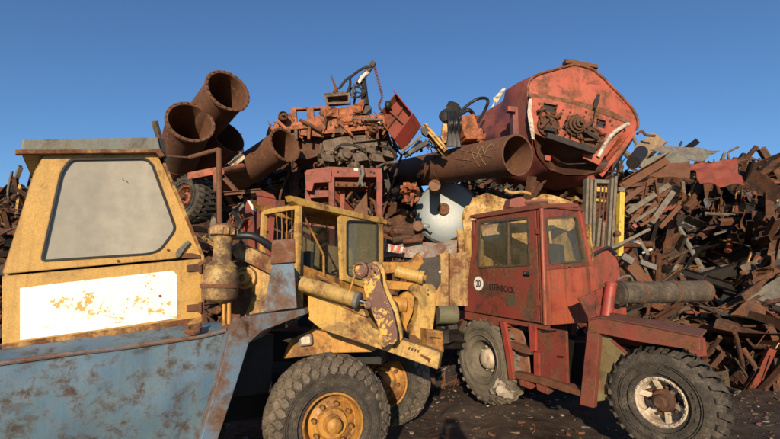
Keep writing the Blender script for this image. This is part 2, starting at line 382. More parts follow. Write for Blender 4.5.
def scrap_piece(mb, p, s, rnd=rnd):
    # neighbours lie roughly the same way, as tipped loads do
    q0 = p*.55; d = V((noise.noise(q0), noise.noise(q0+V((9, 0, 0)))*.8, noise.noise(q0+V((0, 9, 0)))*.9)); d = (d.normalized()+rdir(.6)*.55).normalized()
    t = rnd.random(); L = s*rnd.uniform(.7, 2.4)
    mb.mi = rnd.choices((0, 1, 2, 3, 4, 5, 6, 7), (38, 22, 5, 3, 8, 18, 7, 4))[0]
    if t < .20: mb.angle(p-d*L/2, p+d*L/2, s*rnd.uniform(.06, .12), .012, rdir())
    elif t < .40: mb.channel(p-d*L/2, p+d*L/2, s*rnd.uniform(.06, .12), s*rnd.uniform(.10, .2), .014, rdir())
    elif t < .56: mb.tube(p-d*L/2, p+d*L/2, s*rnd.uniform(.02, .07), None, 8)
    elif t < .70:                                              # bent rods and wire
        q = [p-d*L/2]
        for _ in range(4): q.append(q[-1]+(d*.8+rdir()*.45)*L/4)
        mb.path(bez(q, 4), s*rnd.uniform(.010, .028), 5)
    elif t < .82:                                              # bent sheet
        x = rdir(); y = d.cross(x).normalized(); x = y.cross(d); a = s*rnd.uniform(.2, .55); k = rnd.uniform(-.7, .7); q = rnd.uniform(-.2, .2)
        nn = d*a; mb.grid(lambda u, v: p+nn*(u-.5)*2.4+y*a*(v-.5)*1.3+x*a*(k*(u-.5)**2*2+q*math.sin(v*5+u*3)), 6, 4, x*.010)
    elif t < .90:
        x = rdir(); y = d.cross(x).normalized(); x = y.cross(d); mb.box(p, d*s*rnd.uniform(.15, .5), y*s*rnd.uniform(.04, .16), x*s*rnd.uniform(.03, .12))
    elif t < .96:
        r = s*rnd.uniform(.10, .28); ax = rdir(.5); mb.lathe([(r, 0), (r, r*.5), (r*.72, r*.55), (r*.62, r*.3), (r*.3, r*.3), (r*.28, r*.6), (0, r*.6)], p, ax, 14)
    else:
        r = s*rnd.uniform(.15, .35); ax = rdir(.6); mb.lathe([(r, 0), (r, r*.35), (r*.8, r*.35), (r*.8, 0)], p, ax, 18, True)
n = 0
while n < 6500:
    y = 8.3+rnd.random()**1.2*6.5; x = rnd.uniform(-.95, .98)*y
    z = heap_z(x, y)
    if z < .05 and rnd.random() < .8: continue
    pxx = 390+450*x/y; small = 400 < pxx < 488 and y < 12.4
    scrap_piece(h, V((x, y, z-.05 if small else z+rnd.uniform(-.12, .14))), .28 if small else rnd.choice((.35, .5, .7, .9, 1.3))); n += 1
HEAPM = [HRUST, OIL, REDO, YELW, CAST, DRUST, BRUST, GREYM, BLUER, WPAINT]
n = 0
while n < 3600:                                        # fine scrap settled between the big pieces
    y = 8.3+rnd.random()**1.4*4.5; x = rnd.uniform(-.95, .98)*y
    if heap_z(x, y) < .03 and rnd.random() < .6: continue
    scrap_piece(h, V((x, y, heap_z(x, y)+rnd.uniform(-.05, .12))), rnd.uniform(.12, .24)); n += 1
for i in range(110):                                   # crumpled body sheet
    y = 8.6+rnd.random()*4; x = rnd.uniform(-.95, .98)*y; pxx = 390+450*x/y
    if 395 < pxx < 490: continue
    p0 = V((x, y, heap_z(x, y)+.05)); a = rnd.uniform(.18, .5); e1 = rdir(.5); e2 = e1.cross(rdir()).normalized(); e3 = e1.cross(e2); sd = rnd.uniform(0, 50)
    h.mi = rnd.choices((0, 2, 3, 7, 8, 9, 6), (4, 3, 1.5, 3, 1.2, 1.2, 4))[0]
    h.grid(lambda u, v: p0+e1*(u-.5)*2*a+e2*(v-.5)*1.4*a+e3*a*(.55*noise.noise(V((u*2.3, v*2.3, sd)))+.22*abs(noise.noise(V((u*6, v*6, sd))))), 11, 9, e3*.008)
obj('scrap_heap', h, HEAPM, kind='stuff', label='tangled dark heap of mixed rusty scrap behind the vehicles')

# small debris trodden into the yard
d = MB(); rnd2 = random.Random(3)
for i in range(3000):
    y = 2.2+6.2*rnd2.random(); x = rnd2.uniform(-.9, .95)*y; s = rnd2.choice((.005, .008, .008, .012, .012, .016, .024))*rnd2.uniform(.6, 1.5)
    a = rnd2.uniform(0, pi); d.mi = rnd2.choices((0, 1, 2, 3), (8, 4, .7, 1.2))[0]
    k = rnd2.random()
    u = V((cos(a), sin(a), rnd2.uniform(-.2, .2))); vv = V((-sin(a), cos(a), rnd2.uniform(-.2, .2)))
    d.box((x, y, gz(x, y)+s*.25), u*s*(2.2 if k < .3 else 1), vv*s*(.3 if k < .3 else .8), V((0, 0, s*.4)))
obj('yard_debris', d, [CAST, BRUST, CONC, GREYM], kind='stuff', label='small stones and metal chips trodden into the dark yard')

# ------------------------------------------------------------------ wheel builder
def basis(ax):
    ax = V(ax).normalized(); x = ax.cross(V((0, 0, 1))).normalized(); return ax, x, ax.cross(x)*-1
def wheel(parent, c, ax, r, w, rim_r, mats, style='block', rim='dish', seed=1):
    """ax points outwards (towards the viewer); c is the centre of the outer face"""
    tm, rm, hm = mats; c = V(c); ax, x, y = basis(ax); wh = MB(); q = rim_r
    # profile along axis: t=0 outer face, negative inwards
    if rim == 'dish':
        wh.lathe([(q*1.0, -.01), (q*1.0, .012), (q*.93, .012), (q*.90, -.05), (q*.84, -.09), (q*.80, -.095), (q*.74, -.075), (q*.52, -.05), (q*.47, -.02), (q*.30, -.02), (q*.28, .0), (0, .005)], c-ax*.015, ax, 36, cap0=False)
    elif rim == 'deep':
        wh.lathe([(q, 0), (q, .012), (q*.94, .010), (q*.88, -.12), (q*.80, -.15), (q*.66, -.155), (q*.6, -.13), (q*.5, -.13)], c-ax*.02, ax, 36, cap0=False)
    else:
        wh.lathe([(q*1.03, -.01), (q*1.03, .014), (q*.97, .014), (q*.93, .004), (q*.90, .006), (q*.86, -.04), (q*.8, -.14), (q*.55, -.16), (q*.4, -.12)], c-ax*.015, ax, 40, cap0=False)
    wo = obj('wheel', wh, rm, parent, smooth=35)
    ty = MB(); s = w; a = r-q; sh = .17 if style == 'block' else .10
    half = [(q*.97, -.03), (q*1.02, -.004), (q+a*.10, .010), (q+a*.28, .026), (q+a*.44, .024), (q+a*.58, .008), (q+a*.72, -sh*.22), (q+a*.84, -sh*.48), (q+a*.93, -sh*.78), (r-.018, -sh*1.05)]
    if style != 'block': half = [(q*.97, -.03), (q*1.02, -.004), (q+a*.10, .008), (q+a*.14, .016), (q+a*.30, .020), (q+a*.55, .020), (q+a*.72, .006), (q+a*.85, -sh*.35), (q+a*.93, -sh*.72), (r-.035, -sh)]
    else: half = [(rr, t) if k < 5 else (rr-.022, t) for k, (rr, t) in enumerate(half)]
    prof = half+[(half[-1][0]+.006, -s*.5)]+[(rr, -s-t) for rr, t in reversed(half)]
    ty.lathe(prof, c, ax, 72, True); nprof = len(prof)
    for f_ in range(len(ty.f)):
        ty.m[f_] = 1 if (f_ % nprof) < 6 or (f_ % nprof) > nprof-7 else 0
    L_ = [0]
    for (r0, t0), (r1, t1) in zip(prof, prof[1:]): L_.append(L_[-1]+math.hypot(r1-r0, t1-t0))
    def sec(u):
        for k in range(len(L_)-1):
            if u <= L_[k+1] or k == len(L_)-2:
                f = (u-L_[k])/(L_[k+1]-L_[k]); (r0, t0), (r1, t1) = prof[k], prof[k+1]; n_ = V((-(t1-t0), r1-r0)).normalized()*-1
                return r0+(r1-r0)*f, t0+(t1-t0)*f, -n_.x if False else n_.x, n_.y
    rr = random.Random(seed); tot = L_[-1]
    def pt(th, u, hgt):
        r0, t0, nr_, nt_ = sec(u); 
        if nr_*(r0-q) + nt_*(t0+s/2) < 0: nr_, nt_ = -nr_, -nt_
        return c+(x*cos(th)+y*sin(th))*(r0+nr_*hgt)+ax*(t0+nt_*hgt)
    ty.mi = 1
    for fr_, hh in ((.16, .010), (.40, .007), (.46, .007)):      # moulded ribs on the sidewall
        ty.lathe([(q+a*fr_-.006, .012), (q+a*fr_-.004, .030+hh), (q+a*fr_+.004, .030+hh), (q+a*fr_+.006, .012)], c, ax, 60, True)
    for i in range(18):                                       # raised marking blocks on the sidewall
        if i % 9 in (2, 6, 7): continue
        th = 2*pi*i/18; p_ = c+(x*cos(th)+y*sin(th))*(q+a*.29)+ax*.027; ra = x*cos(th)+y*sin(th); ta = ra.cross(ax)
        ty.box(p_, ta*.016*(1+.5*(i % 3)), ra*.012, ax*.004)
    ty.mi = 0
    def lug(A, hgt, k=.88):
        mu = sum(p[0] for p in A)/len(A); mv = sum(p[1] for p in A)/len(A); nn = len(A)
        lo = [pt(p[0], p[1], -.004) for p in A]; hi = [pt(mu+(p[0]-mu)*k, mv+(p[1]-mv)*k, hgt) for p in A]
        ty.add(lo+hi, [[nn+j for j in range(nn)]]+[[j, (j+1) % nn, nn+(j+1) % nn, nn+j] for j in range(nn)])
    if style == 'block':
        N = 34; dth = 2*pi/N; u0 = L_[4]+.01; u1 = tot-u0; rows = 7; du = (u1-u0)/rows
        for i in range(N):
            for k in range(rows):
                th = (i+(k % 2)*.5)*dth+rr.uniform(-.006, .006); m0 = u0+k*du; e = .06*dth; w_ = rr.uniform(.86, .95)
                lug([(th+e, m0+du*.28), (th+dth*.5, m0-du*.16), (th+dth-e, m0+du*.28), (th+dth-e, m0+du*.72), (th+dth*.5, m0+du*1.10), (th+e, m0+du*.72)], .024*rr.uniform(.6, 1.1), w_*.92)
    else:
        N = 26; dth = 2*pi/N; u0 = L_[6]
        for i in range(N):
            for sg in (0, 1):
                th = (i+.5*sg)*dth; A = [(0, u0), (dth*.42, u0), (dth*.62, tot*.38), (dth*1.0, tot*.53), (dth*.62, tot*.55), (dth*.2, tot*.40)]
                hgt = .034*rr.uniform(.75, 1.05)
                lug([(th+p, (v if sg == 0 else tot-v)) for p, v in A], hgt, .95)
    obj('tyre', ty, [tm[0], tm[1]] if isinstance(tm, tuple) else [tm, tm], wo, smooth=32)
    hb = MB(); nuts = []
    if rim == 'dish':
        nuts = [(2*pi*i/8+.2, q*.62, -.075, .021, .05) for i in range(8)]
        hb.lathe([(q*.26, 0), (q*.24, .05), (q*.12, .075), (0, .078)], c-ax*.01, ax, 20)
    elif rim == 'deep':
        hb.lathe([(q*.5, 0), (q*.5, .05), (q*.44, .09), (q*.3, .115), (0, .125)], c-ax*.15, ax, 28)
        nuts = [(2*pi*i/10, q*.6, -.155, .014, .035) for i in range(10)]
    else:
        hb.lathe([(q*.5, -.02), (q*.5, .03), (q*.42, .06), (q*.3, .07), (q*.28, .16), (q*.2, .18), (0, .18)], c-ax*.14, ax, 24)
        nuts = [(2*pi*i/10, q*.6, -.15, .018, .06) for i in range(10)]
    obj('hub', hb, hm, wo, smooth=35); pr = None
    for th, rd, t, nr_, nh in nuts:
        p = c+(x*cos(th)+y*sin(th))*rd+ax*t
        if pr is None: b_ = pr = obj('lug_nut', MB().lathe([(nr_, 0), (nr_, nh), (nr_*.6, nh+.008), (0, nh+.008)], ROOT[wo.name], ax, 6), hm, wo)
        else: b_ = pr.copy(); COL.objects.link(b_); b_.parent = wo
        b_.location = p-ROOT[wo.name]
    if rim == 'open':
        for i in range(6):
            th = 2*pi*i/6+.3; obj('rim_spoke', MB().beam(c+(x*cos(th)+y*sin(th))*q*.45-ax*.12, c+(x*cos(th)+y*sin(th))*q*.9-ax*.05, .055, .03, ax), rm, wo, bevel=.006)
        for i in range(26):
            th = 2*pi*i/26; obj('rim_tooth', MB().beam(c+(x*cos(th)+y*sin(th))*q*.93-ax*.01, c+(x*cos(th)+y*sin(th))*q*1.0+ax*.004, .03, .02, ax), rm, wo)
    return wo

# ------------------------------------------------------------------ left machine: yellow cab, blue mudguard
LM = plane_px(200, 3.7, (.83, .56))
lm = thing('site_dumper', 'yellow cab machine with peeling white sign above a scuffed blue mudguard', 'construction machine', (-2.2, 3.6, .0))
inn = LM.i
door = [(2, 268), (34, 172), (44, 155), (60, 150), (146, 150), (157, 155), (163, 166), (202, 258), (202, 257.5)]
door = [(2, 274), (34, 172), (44, 155), (60, 150), (146, 150), (157, 155), (163, 166), (201.5, 256)]
win = rounded([(40, 262), (60, 172), (70, 158), (145, 157), (153, 163), (177, 229), (161, 251), (148, 255)], 6)
mb = MB(); mb.prism(LM.poly(rounded(door, 3)), inn*.045, [LM.poly(win)]); obj('door_frame', mb, YELC, lm, bevel=.006)
mb = MB(); mb.prism(LM.poly(win, .006), inn*.02, [LM.poly(inset(win, 2.2), .006)]); ds = obj('window_seal', mb, BLACK, lm)
mb = MB(); mb.prism(LM.poly(inset(win, 1), -.012), inn*.006); obj('window_pane', mb, WPANE, lm)
mb = MB()      # stickers residue
for x, y, s in ((122, 178, 2), (126, 180, 2.2)): mb.prism(LM.poly([(x, y), (x+1.6, y+s), (x+2.2, y+s+1), (x+.8, y+s)], -.008), inn*-.002)
obj('sticker_scrap', mb, INK, lm)
low = [(2, 276), (201.5, 258.5), (202, 322), (110, 335), (2, 350)]
mb = MB(); mb.prism(LM.poly(low), inn*.04); obj('lower_panel', mb, YELC, lm, bevel=.006)
mb = MB(); mb.prism(LM.poly([(2, 344), (110, 329.5), (202, 317), (203, 323), (110, 336), (2, 351)], .014), inn*.03); obj('bottom_sill', mb, rusty('rusty_sill', (.50, .28, .08), rust=.52, scale=5), lm, bevel=.004)
mb = MB(); mb.prism(LM.poly([(20, 288), (70, 282), (173, 270.5), (177, 275), (177.5, 318), (110, 328), (20, 340)], .003), inn*.0028); obj('white_sign', mb, SIGNW, lm, label='white sign sheet flaking away from the yellow panel')
mb = MB(); mb.prism(LM.poly([(163, 163), (166, 163), (204.5, 256), (204.5, 322), (201.8, 322), (201.8, 258)], .02), inn*.07); obj('edge_flange', mb, rusty('flange_paint', (.5, .3, .09), rust=.5, scale=6), lm, bevel=.004)
for y in (268, 308):
    mb = MB(); mb.prism(LM.poly([(187, y-3), (200, y-4.5), (200, y+2.5), (187, y+3.5)], .02), inn*.02); mb.tube(LM(200.5, y-6, .026), LM(200.5, y+5, .026), .014); obj('hinge', mb, BRUST, lm, smooth=35)
mb = MB(); mb.prism(LM.poly(rounded([(176, 252), (178, 249), (188, 240), (190, 243), (184, 250), (180, 257), (176, 258)], 1), .03), inn*.02); mb.tube(LM(178, 254, .03), LM(178, 254, -.02), .015); mb.tube(LM(186, 243, .03), LM(186, 243, -.02), .012)
obj('door_handle', mb, GREYM, lm, bevel=.004)
mb = MB(); mb.prism(LM.poly([(178, 258), (176, 253), (192, 253), (200, 255), (200, 258)], .012), inn*.012); obj('latch_plate', mb, BRUST, lm)
for x, y in ((168, 250), (150, 153), (100, 153), (70, 153), (118, 261), (160, 296)): obj('rivet', MB().tube(LM(x, y, .008), LM(x, y, -.01), .011, None, 8), BRUST, lm)
# cab body behind the door and roof
mb = MB(); o = LM.poly([(4, 348), (4, 274), (36, 172), (46, 156), (62, 152), (145, 152), (156, 157), (162, 168), (200, 258), (200, 321)], -.05)
mb.prism(o, inn*1.1, [LM.poly([(10, 335), (10, 276), (44, 176), (66, 160), (143, 160), (150, 168), (188, 258), (190, 312)], -.05)]); obj('cab_shell', mb, YELC, lm)
mb = MB(); mb.prism(LM.poly([(4, 348), (4, 276), (60, 152), (145, 152), (200, 258), (200, 321)], -1.1), inn*.04); obj('rear_wall', mb, YELD, lm)
mb = MB(); mb.prism(LM.poly([(22, 139), (158, 137), (161, 151), (20, 153)], .05), inn*1.2); obj('roof_box', mb, TEAL, lm, bevel=.012)
mb = MB(); mb.prism(LM.poly([(15, 149.5), (161, 149), (165, 156), (161, 157), (156, 152.5), (15, 154)], .055), inn*.05); obj('roof_gutter', mb, rusty('gutter_rust', (.35, .2, .07), rust=.55, scale=6), lm, bevel=.004)
mb = MB(); mb.prism(LM.poly([(158, 137.5), (164, 139), (169, 170), (161, 152)], .03), inn*1.1); obj('roof_side', mb, OIL, lm)

# blue mudguard
BM = plane_px(225, 3.5, (.83, .56))
mb = MB()
def bf(u, v):
    x0, x1 = -30, 226-22*v; x = x0+(x1-x0)*u
    y = (369-38*((x+30)/256))*(1-v)+470*v
    p = BM(x, y); k = noise.noise(p*2.2)*.034+noise.noise(p*6)*.011
    return p+BM.n*(k+.05*sin(pi*min(1, v*1.2)))
mb.grid(bf, 40, 18, BM.i*.02); bl = obj('mudguard', mb, BLUE, lm, smooth=40)
mb = MB()      # rounded ledge from cab foot down to the mudguard face
top = [(-30, 356), (60, 344), (114, 337), (203, 324.5), (226, 324)]; frt = [(-30, 369), (60, 356), (114, 350), (203, 337), (226, 331)]
def lf(u, v):
    i = min(3, int(u*4)); f = u*4-i
    a = [LM(top[k][0], top[k][1], -.06) for k in (i, i+1)]; bb = [BM(frt[k][0], frt[k][1]) for k in (i, i+1)]
    A = a[0].lerp(a[1], f); B = bb[0].lerp(bb[1], f); p = A.lerp(B, v)
    return p+V((0, 0, .05*sin(pi*v)+.008*noise.noise(p*8)))
mb.grid(lf, 40, 8, (0, 0, -.02)); obj('mudguard_ledge', mb, BLUE, lm, smooth=50)
obj('mudguard_edge', MB().path([BM(x, y+.8, .012)+V((0, 0, .012)) for x, y in frt], .016, 8), rusty('edge_brown', (.17, .11, .07), (.12, .14, .17), rust=.4, scale=8, dirt=.6), lm, smooth=40)
mb = MB(); mb.lathe([(.06, 0), (.06, .02), (.045, .03), (.03, .03), (.03, .01), (0, .01)], BM(193, 335, .0)+V((0, 0, .03)), (0, -.5, 1), 9); mb.box(BM(197, 333)+V((0, 0, .04)), (.02, .01, .01), (0, .015, .02), (-.004, 0, .014)); obj('bracket_stub', mb, BRUST, lm)
FL = plane_px(240, 3.42, (.83, .56))
mb = MB(); mb.prism(FL.poly([(240, 318), (250, 321), (249, 343), (236, 385), (221, 430), (206, 475), (190, 475), (204, 428), (222, 365), (229, 336)]), BM.i*.16); obj('mudguard_flange', mb, BLUER, lm, bevel=.006)
mb = MB(); A = [FL(240, 317), FL(304, 309), FL(306, 314), FL(262, 331), FL(249, 343)]; mb.prism(A, V((.02, .30, .015))); obj('support_arm', mb, BLUER, lm, bevel=.006)
PP = plane_px(280, 3.62, (.97, .2))
mb = MB(); mb.prism(PP.poly([(272.5, 262), (294, 261), (297, 308), (263, 312)]), PP.i*.12); obj('bracket_post', mb, BLUER, lm, bevel=.006)
mb = MB(); mb.prism(PP.poly([(272, 240), (295, 238.5), (295.5, 262), (270.5, 264)], .03), PP.i*.17); obj('post_cap', mb, rusty('post_rust', (.16, .075, .045), rust=.5, scale=6), lm, bevel=.006)
# air filter / pre-cleaner standing on the ledge
c = at(218.5, 320, 3.62); Z = lambda y: at(218.5, y, 3.62).z-c.z; k = 3.62/450
mb = MB(); mb.lathe([(0, Z(303)), (11*k, Z(302)), (15.5*k, Z(299)), (16.8*k, Z(296)), (17.2*k, Z(289)), (17.2*k, Z(287.5)), (18*k, Z(287)), (18*k, Z(284.5)), (17*k, Z(284)), (16.8*k, Z(273)), (15*k, Z(269)), (15.5*k, Z(267)), (12*k, Z(263)), (9.5*k, Z(261)), (8.8*k, Z(252)), (8.8*k, Z(244)), (9.2*k, Z(240)), (9.2*k, Z(236)), (11*k, Z(235)), (0, Z(235))], c, (0, 0, 1), 32)
af = obj('air_filter', mb, rusty('filter_paint', (.40, .27, .085), (.26, .16, .06), rust=.50, scale=9, cols=((.05, .03, .02), (.13, .075, .045), (.2, .12, .07)), dirt=.5), lm, smooth=30)
mb = MB(); mb.lathe([(0, Z(235.5)), (12.8*k, Z(235.5)), (13*k, Z(234)), (13*k, Z(229)), (12*k, Z(226.5)), (7*k, Z(224)), (0, Z(223))], c, (0, 0, 1), 28)
for i in range(14): a = 2*pi*i/14; mb.beam(c+V((cos(a)*13*k, sin(a)*13*k, Z(235))), c+V((cos(a)*13*k, sin(a)*13*k, Z(229))), .012, .02)
obj('filter_cap', mb, rusty('cap_paint', (.34, .2, .07), rust=.5, scale=9), af, smooth=30)
mb = MB(); mb.lathe([(18.6*k, Z(288)), (18.6*k, Z(284)), (17*k, Z(284)), (17*k, Z(288))], c, (0, 0, 1), 32, True); mb.box(c+V((-17*k, -.04, Z(263))), (.03, 0, .02), (0, .008, 0), (-.006, 0, .01)); obj('clamp_band', mb, BRUST, af, smooth=30)
for dx in (6, 11): obj('drain_pipe', MB().tube(at(218+dx, 300, 3.62), at(218+dx, 327, 3.6), 2*k, None, 10), YELD, lm, smooth=40)
mb = MB(); mb.ball(at(227, 328, 3.55), 4.5*k, sq=(1, 1, .85)); mb.tube(at(227, 331, 3.55), at(227, 336, 3.55), .03); obj('grease_cap', mb, rusty('pink_rust', (.26, .10, .065), rust=.4, scale=10), lm, smooth=40)
# wheel hidden in the dark behind the mudguard and chassis that carries the machine
mb = MB(); mb.abox((-2.05, 4.1, .75), 2.2, .5, .34, .59); mb.abox((-1.35, 4.15, 1.1), .5, .4, .5, .59); obj('chassis', mb, SHADEB, lm, bevel=.01)
wheel(lm, (-1.75, 3.62, .52), -LM.i, .52, .34, .26, (RUBD, DRUST, DRUST), 'bar', 'dish', 4)

# ------------------------------------------------------------------ yellow wheel loader
ld = thing('wheel_loader', 'small yellow wheel loader with primer-patched lift linkage and glazed cab', 'wheel loader', (-.3, 4.5, 0))
AX = V((-.27, -.96, 0)).normalized()
nc = at(333.5, 425, 3.92); fc = at(381, 381, 5.2); AN = V((.34, -.94, 0)).normalized()
wheel(ld, nc, AN, 65/450*3.92, .44, 29.5/450*3.92, ((RUB, RUBD), YELD, YELD), 'block', 'dish', 1)
wheel(ld, fc+AX*.0, AX, .54, .34, .30, ((RUB, RUBD), YELD, YELD), 'block', 'dish', 2)
U = V((.96, -.27, 0)).normalized()
LA = plane_px(335, 3.78, (.96, -.27))
def part(name, pl, pts, th, mat, par=None, d=0, bevel=.006, holes=(), rnd_=0, **kw):
    mb = MB(); P = rounded(pts, rnd_) if rnd_ else pts
    mb.prism(pl.poly(P, d), pl.i*th, [pl.poly(q, d) for q in holes]); return obj(name, mb, mat, par or ld, bevel=bevel, **kw)
# lift arm and its stiffening rib
part('lift_arm', LA, [(307.5, 291), (330, 297), (360, 310), (366, 318), (373, 328), (400, 339), (437, 351), (440.5, 353), (437.5, 369.5), (380, 349), (322, 330), (308, 319)], .12, YEL)
part('arm_rib', LA, [(308, 286), (330, 291), (352, 303), (364, 311), (366, 317), (340, 306), (308, 295)], .10, YEL, d=.03)
mb = MB()
for i in range(4): mb.prism(LA.poly([(409+i*3, 346.5+i), (410.6+i*3, 347.2+i), (409.4+i*3, 350+i), (407.8+i*3, 349.2+i)], .002), LA.i*.004)
mb.prism(LA.poly([(421, 354), (431, 359), (429, 363), (427, 360), (420, 356)], .002), LA.i*.004); obj('stencil_mark', mb, DRUST, ld)
# hydraulic cylinder above the arm
mb = MB(); mb.tube(LA(303, 283.5, .11), LA(356, 299.5, .13), .062, .060, 24); mb.tube(LA(302.5, 283.3, .11), LA(306, 284.4, .11), .067, None, 24); cy = obj('lift_cylinder', mb, rusty('cylinder_paint', (.50, .33, .10), rust=.36, scale=6, dirt=.6), ld, smooth=35)
mb = MB(); mb.lathe([(.062, 0), (.068, .0), (.068, .035), (.04, .045), (0, .045)], LA(355, 299.2, .13), LA(376, 306, .13)-LA(355, 299.2, .13), 20); obj('gland', mb, GREYM, cy, smooth=35)
mb = MB(); mb.tube(LA(356, 299.5, .13), LA(379, 307, .13), .021, None, 14); obj('piston_rod', mb, plain('chrome_rod', (.25, .25, .26), (.5, .5, .52), 14, .25, .1, 1), cy, smooth=35)
mb = MB(); mb.path(bez([LA(300, 277, .08), LA(315, 280, .1), LA(330, 286, .12), LA(346, 292, .16)]), .009); mb.path(bez([LA(318, 275, .02), LA(330, 281, .05), LA(340, 287, .1)]), .012); mb.tube(LA(358, 266, .1), LA(349, 293, .16), .008); obj('grease_line', mb, YELD, ld, smooth=40)
# bell-crank links
lk = [(361, 272), (364, 265), (370, 262), (376, 264.5), (379.5, 270), (380, 280), (384, 292), (392, 309), (397, 331), (397.5, 340), (393, 345), (387, 344), (383, 339), (376, 322), (369, 305), (364, 290)]
part('bell_crank', LA, lk, .035, PRIM, d=.20, rnd_=2)
part('bell_crank', LA, [(x+5, y-1) for x, y in lk], .035, YEL, d=.03, rnd_=2, label='yellow rear plate of the bell crank')
for pr_, x, y in (([(.062, 0), (.062, .235), (.042, .245), (.042, .225), (0, .225)], 369.5, 271), ([(.045, 0), (.045, .215), (0, .22)], 391, 338), ([(.03, 0), (.03, .212), (0, .215)], 376, 304)): obj('pivot_pin', MB().lathe(pr_, LA(x, y), LA.n, 24), PRIM, ld, smooth=35)
for i in range(5): a = i*1.26; obj('pin_bolt', MB().tube(LA(369.5+4.6*cos(a), 271+4.6*sin(a), .2), LA(369.5+4.6*cos(a), 271+4.6*sin(a), .245), .009, None, 6), BRUST, ld)
# tower plate with hub and upper link on the left
TP = plane_px(255, 3.98, (.96, -.1))
part('tower_plate', TP, [(228, 268), (240, 262), (247, 256), (273, 262), (300, 283), (300, 316), (255, 327), (228, 330)], .10, YEL)
mb = MB(); k = 3.98/450
mb.lathe([(11*k, 0), (11*k, .05), (8*k, .06), (8*k, .05), (6.5*k, .05), (6.5*k, .10), (3*k, .105), (3*k, .08), (0, .08)], TP(247, 278), TP.n, 28); obj('pivot_boss', mb, YEL, ld, smooth=35)
part('dark_patch_plate', TP, [(231, 262), (246, 262), (252, 272), (250, 300), (236, 332), (226, 332), (226, 275)], .03, DRUST, d=.035)  # dark rust plate over the left part of the tower plate
UL = plane_px(262, 3.86, (.96, -.15))
part('upper_link', UL, [(233, 245), (236, 242.5), (243, 244.5), (262, 253), (290, 267), (296, 275), (295, 287), (270, 274), (250, 264), (234, 257), (231.5, 251)], .12, rusty('link_paint', (.44, .29, .09), (.2, .13, .07), rust=.5, scale=6, dirt=.6), rnd_=2)
mb = MB(); mb.lathe([(.033, 0), (.033, .16), (.02, .165), (0, .15)], UL(238, 250, -.12), UL.n, 16); obj('link_pin', mb, GREYM, ld, smooth=35)
mb = MB(); mb.path(bez([at(222, 237, 4.1), at(236, 236, 4.05), at(252, 236, 4.05), at(266, 243, 4.1), at(274, 250, 4.15)]), .035, 10); mb.path(bez([at(236, 234, 4.2), at(240, 225, 4.2), at(237, 217, 4.25), at(233, 212, 4.3)]), .02, 8); obj('hydraulic_hose', mb, HOSE, ld, smooth=40)
# body below the arm with work lamp
BD = plane_px(320, 4.25, (.98, -.2))
part('body_panel', BD, [(282, 359), (290, 340), (312, 329), (330, 333), (362, 345), (372, 352), (330, 353)], .25, YELD)
part('chassis_block', BD, [(226, 335), (285, 322), (300, 345), (270, 420), (226, 420)], .3, SHADEB, d=-1.3)
part('work_lamp', BD, [(298, 335), (311, 333.5), (312, 345), (299, 346.5)], .05, GREYM, d=.05, rnd_=2)
part('lamp_lens', BD, [(300.5, 337), (309.5, 336), (310.3, 343.5), (301.2, 344.6)], .01, WPAINT, d=.056, rnd_=1)
mb = MB(); mb.tube(nc-AN*.15, fc-AX*.1, .11, None, 16); obj('axle', mb, OIL, ld, smooth=35)
mb = MB(); mb.abox((-.62, 4.85, 1.18), 1.2, .5, .3, -.2); mb.abox((-.1, 5.2, 1.15), .7, .5, .3, -.2); obj('frame', mb, SHADEB, ld, bevel=.01)
# ---- cab
CS = Plane(-.951, 4.6, (.617, .787)); cn = CS.i; ua = CS.u
def zt(y, Y=4.6): return at(0, y, Y).z
ztop, zbot = at(297, 203, 4.6).z, at(343, 285, 5.2).z-.1
co_ = V((-.951, 4.6, 0))
def cb(s, d, z): return co_+ua*s+cn*d+V((0, 0, z))
Lc, Dc = 1.42, .58
for s, d, wd in ((0, 0, .065), (0, Dc, .055), (Lc*.36, Dc, .05), (Lc, Dc, .05)): obj('cab_pillar', MB().beam(cb(s, d, zbot-.25), cb(s, d, ztop-.03), wd, .055, ua), YEL, ld, bevel=.008)
for a_, b_ in (((0, 0, zbot), (0, Dc, zbot)), ((0, Dc, zbot), (Lc, Dc, zbot)), ((0, 0, ztop-.04), (0, Dc, ztop-.04)), ((0, Dc, ztop-.04), (Lc, Dc, ztop-.04))): obj('cab_rail', MB().beam(cb(*a_), cb(*b_), .052, .058), YEL, ld, bevel=.006)
# glazed front panel of the near side
fp = [(340.5, 213), (383.5, 217), (383.5, 287), (363, 287), (343, 280)]
gw = rounded([(346.5, 220), (378.5, 221.5), (378.5, 276), (362, 281), (346.5, 275)], 4.5)
part('door_frame', CS, fp, .06, YEL, holes=[gw], d=.01)
mb = MB(); mb.prism(CS.poly(gw, .014), CS.i*.02, [CS.poly(inset(gw, 1.1), .014)]); obj('door_seal', mb, BLACK, ld)
mb = MB(); mb.prism(CS.poly(inset(gw, .5), -.02), CS.i*.006); obj('door_pane', mb, LPANE, ld)
# far side pane seen through the open near side
fw = [cb(Lc*.40, Dc, zbot+.08), cb(Lc*.97, Dc, zbot+.08), cb(Lc*.97, Dc, ztop-.1), cb(Lc*.40, Dc, ztop-.1)]
mb = MB(); mb.prism(fw, cn*.006); obj('far_pane', mb, LPANE, ld)
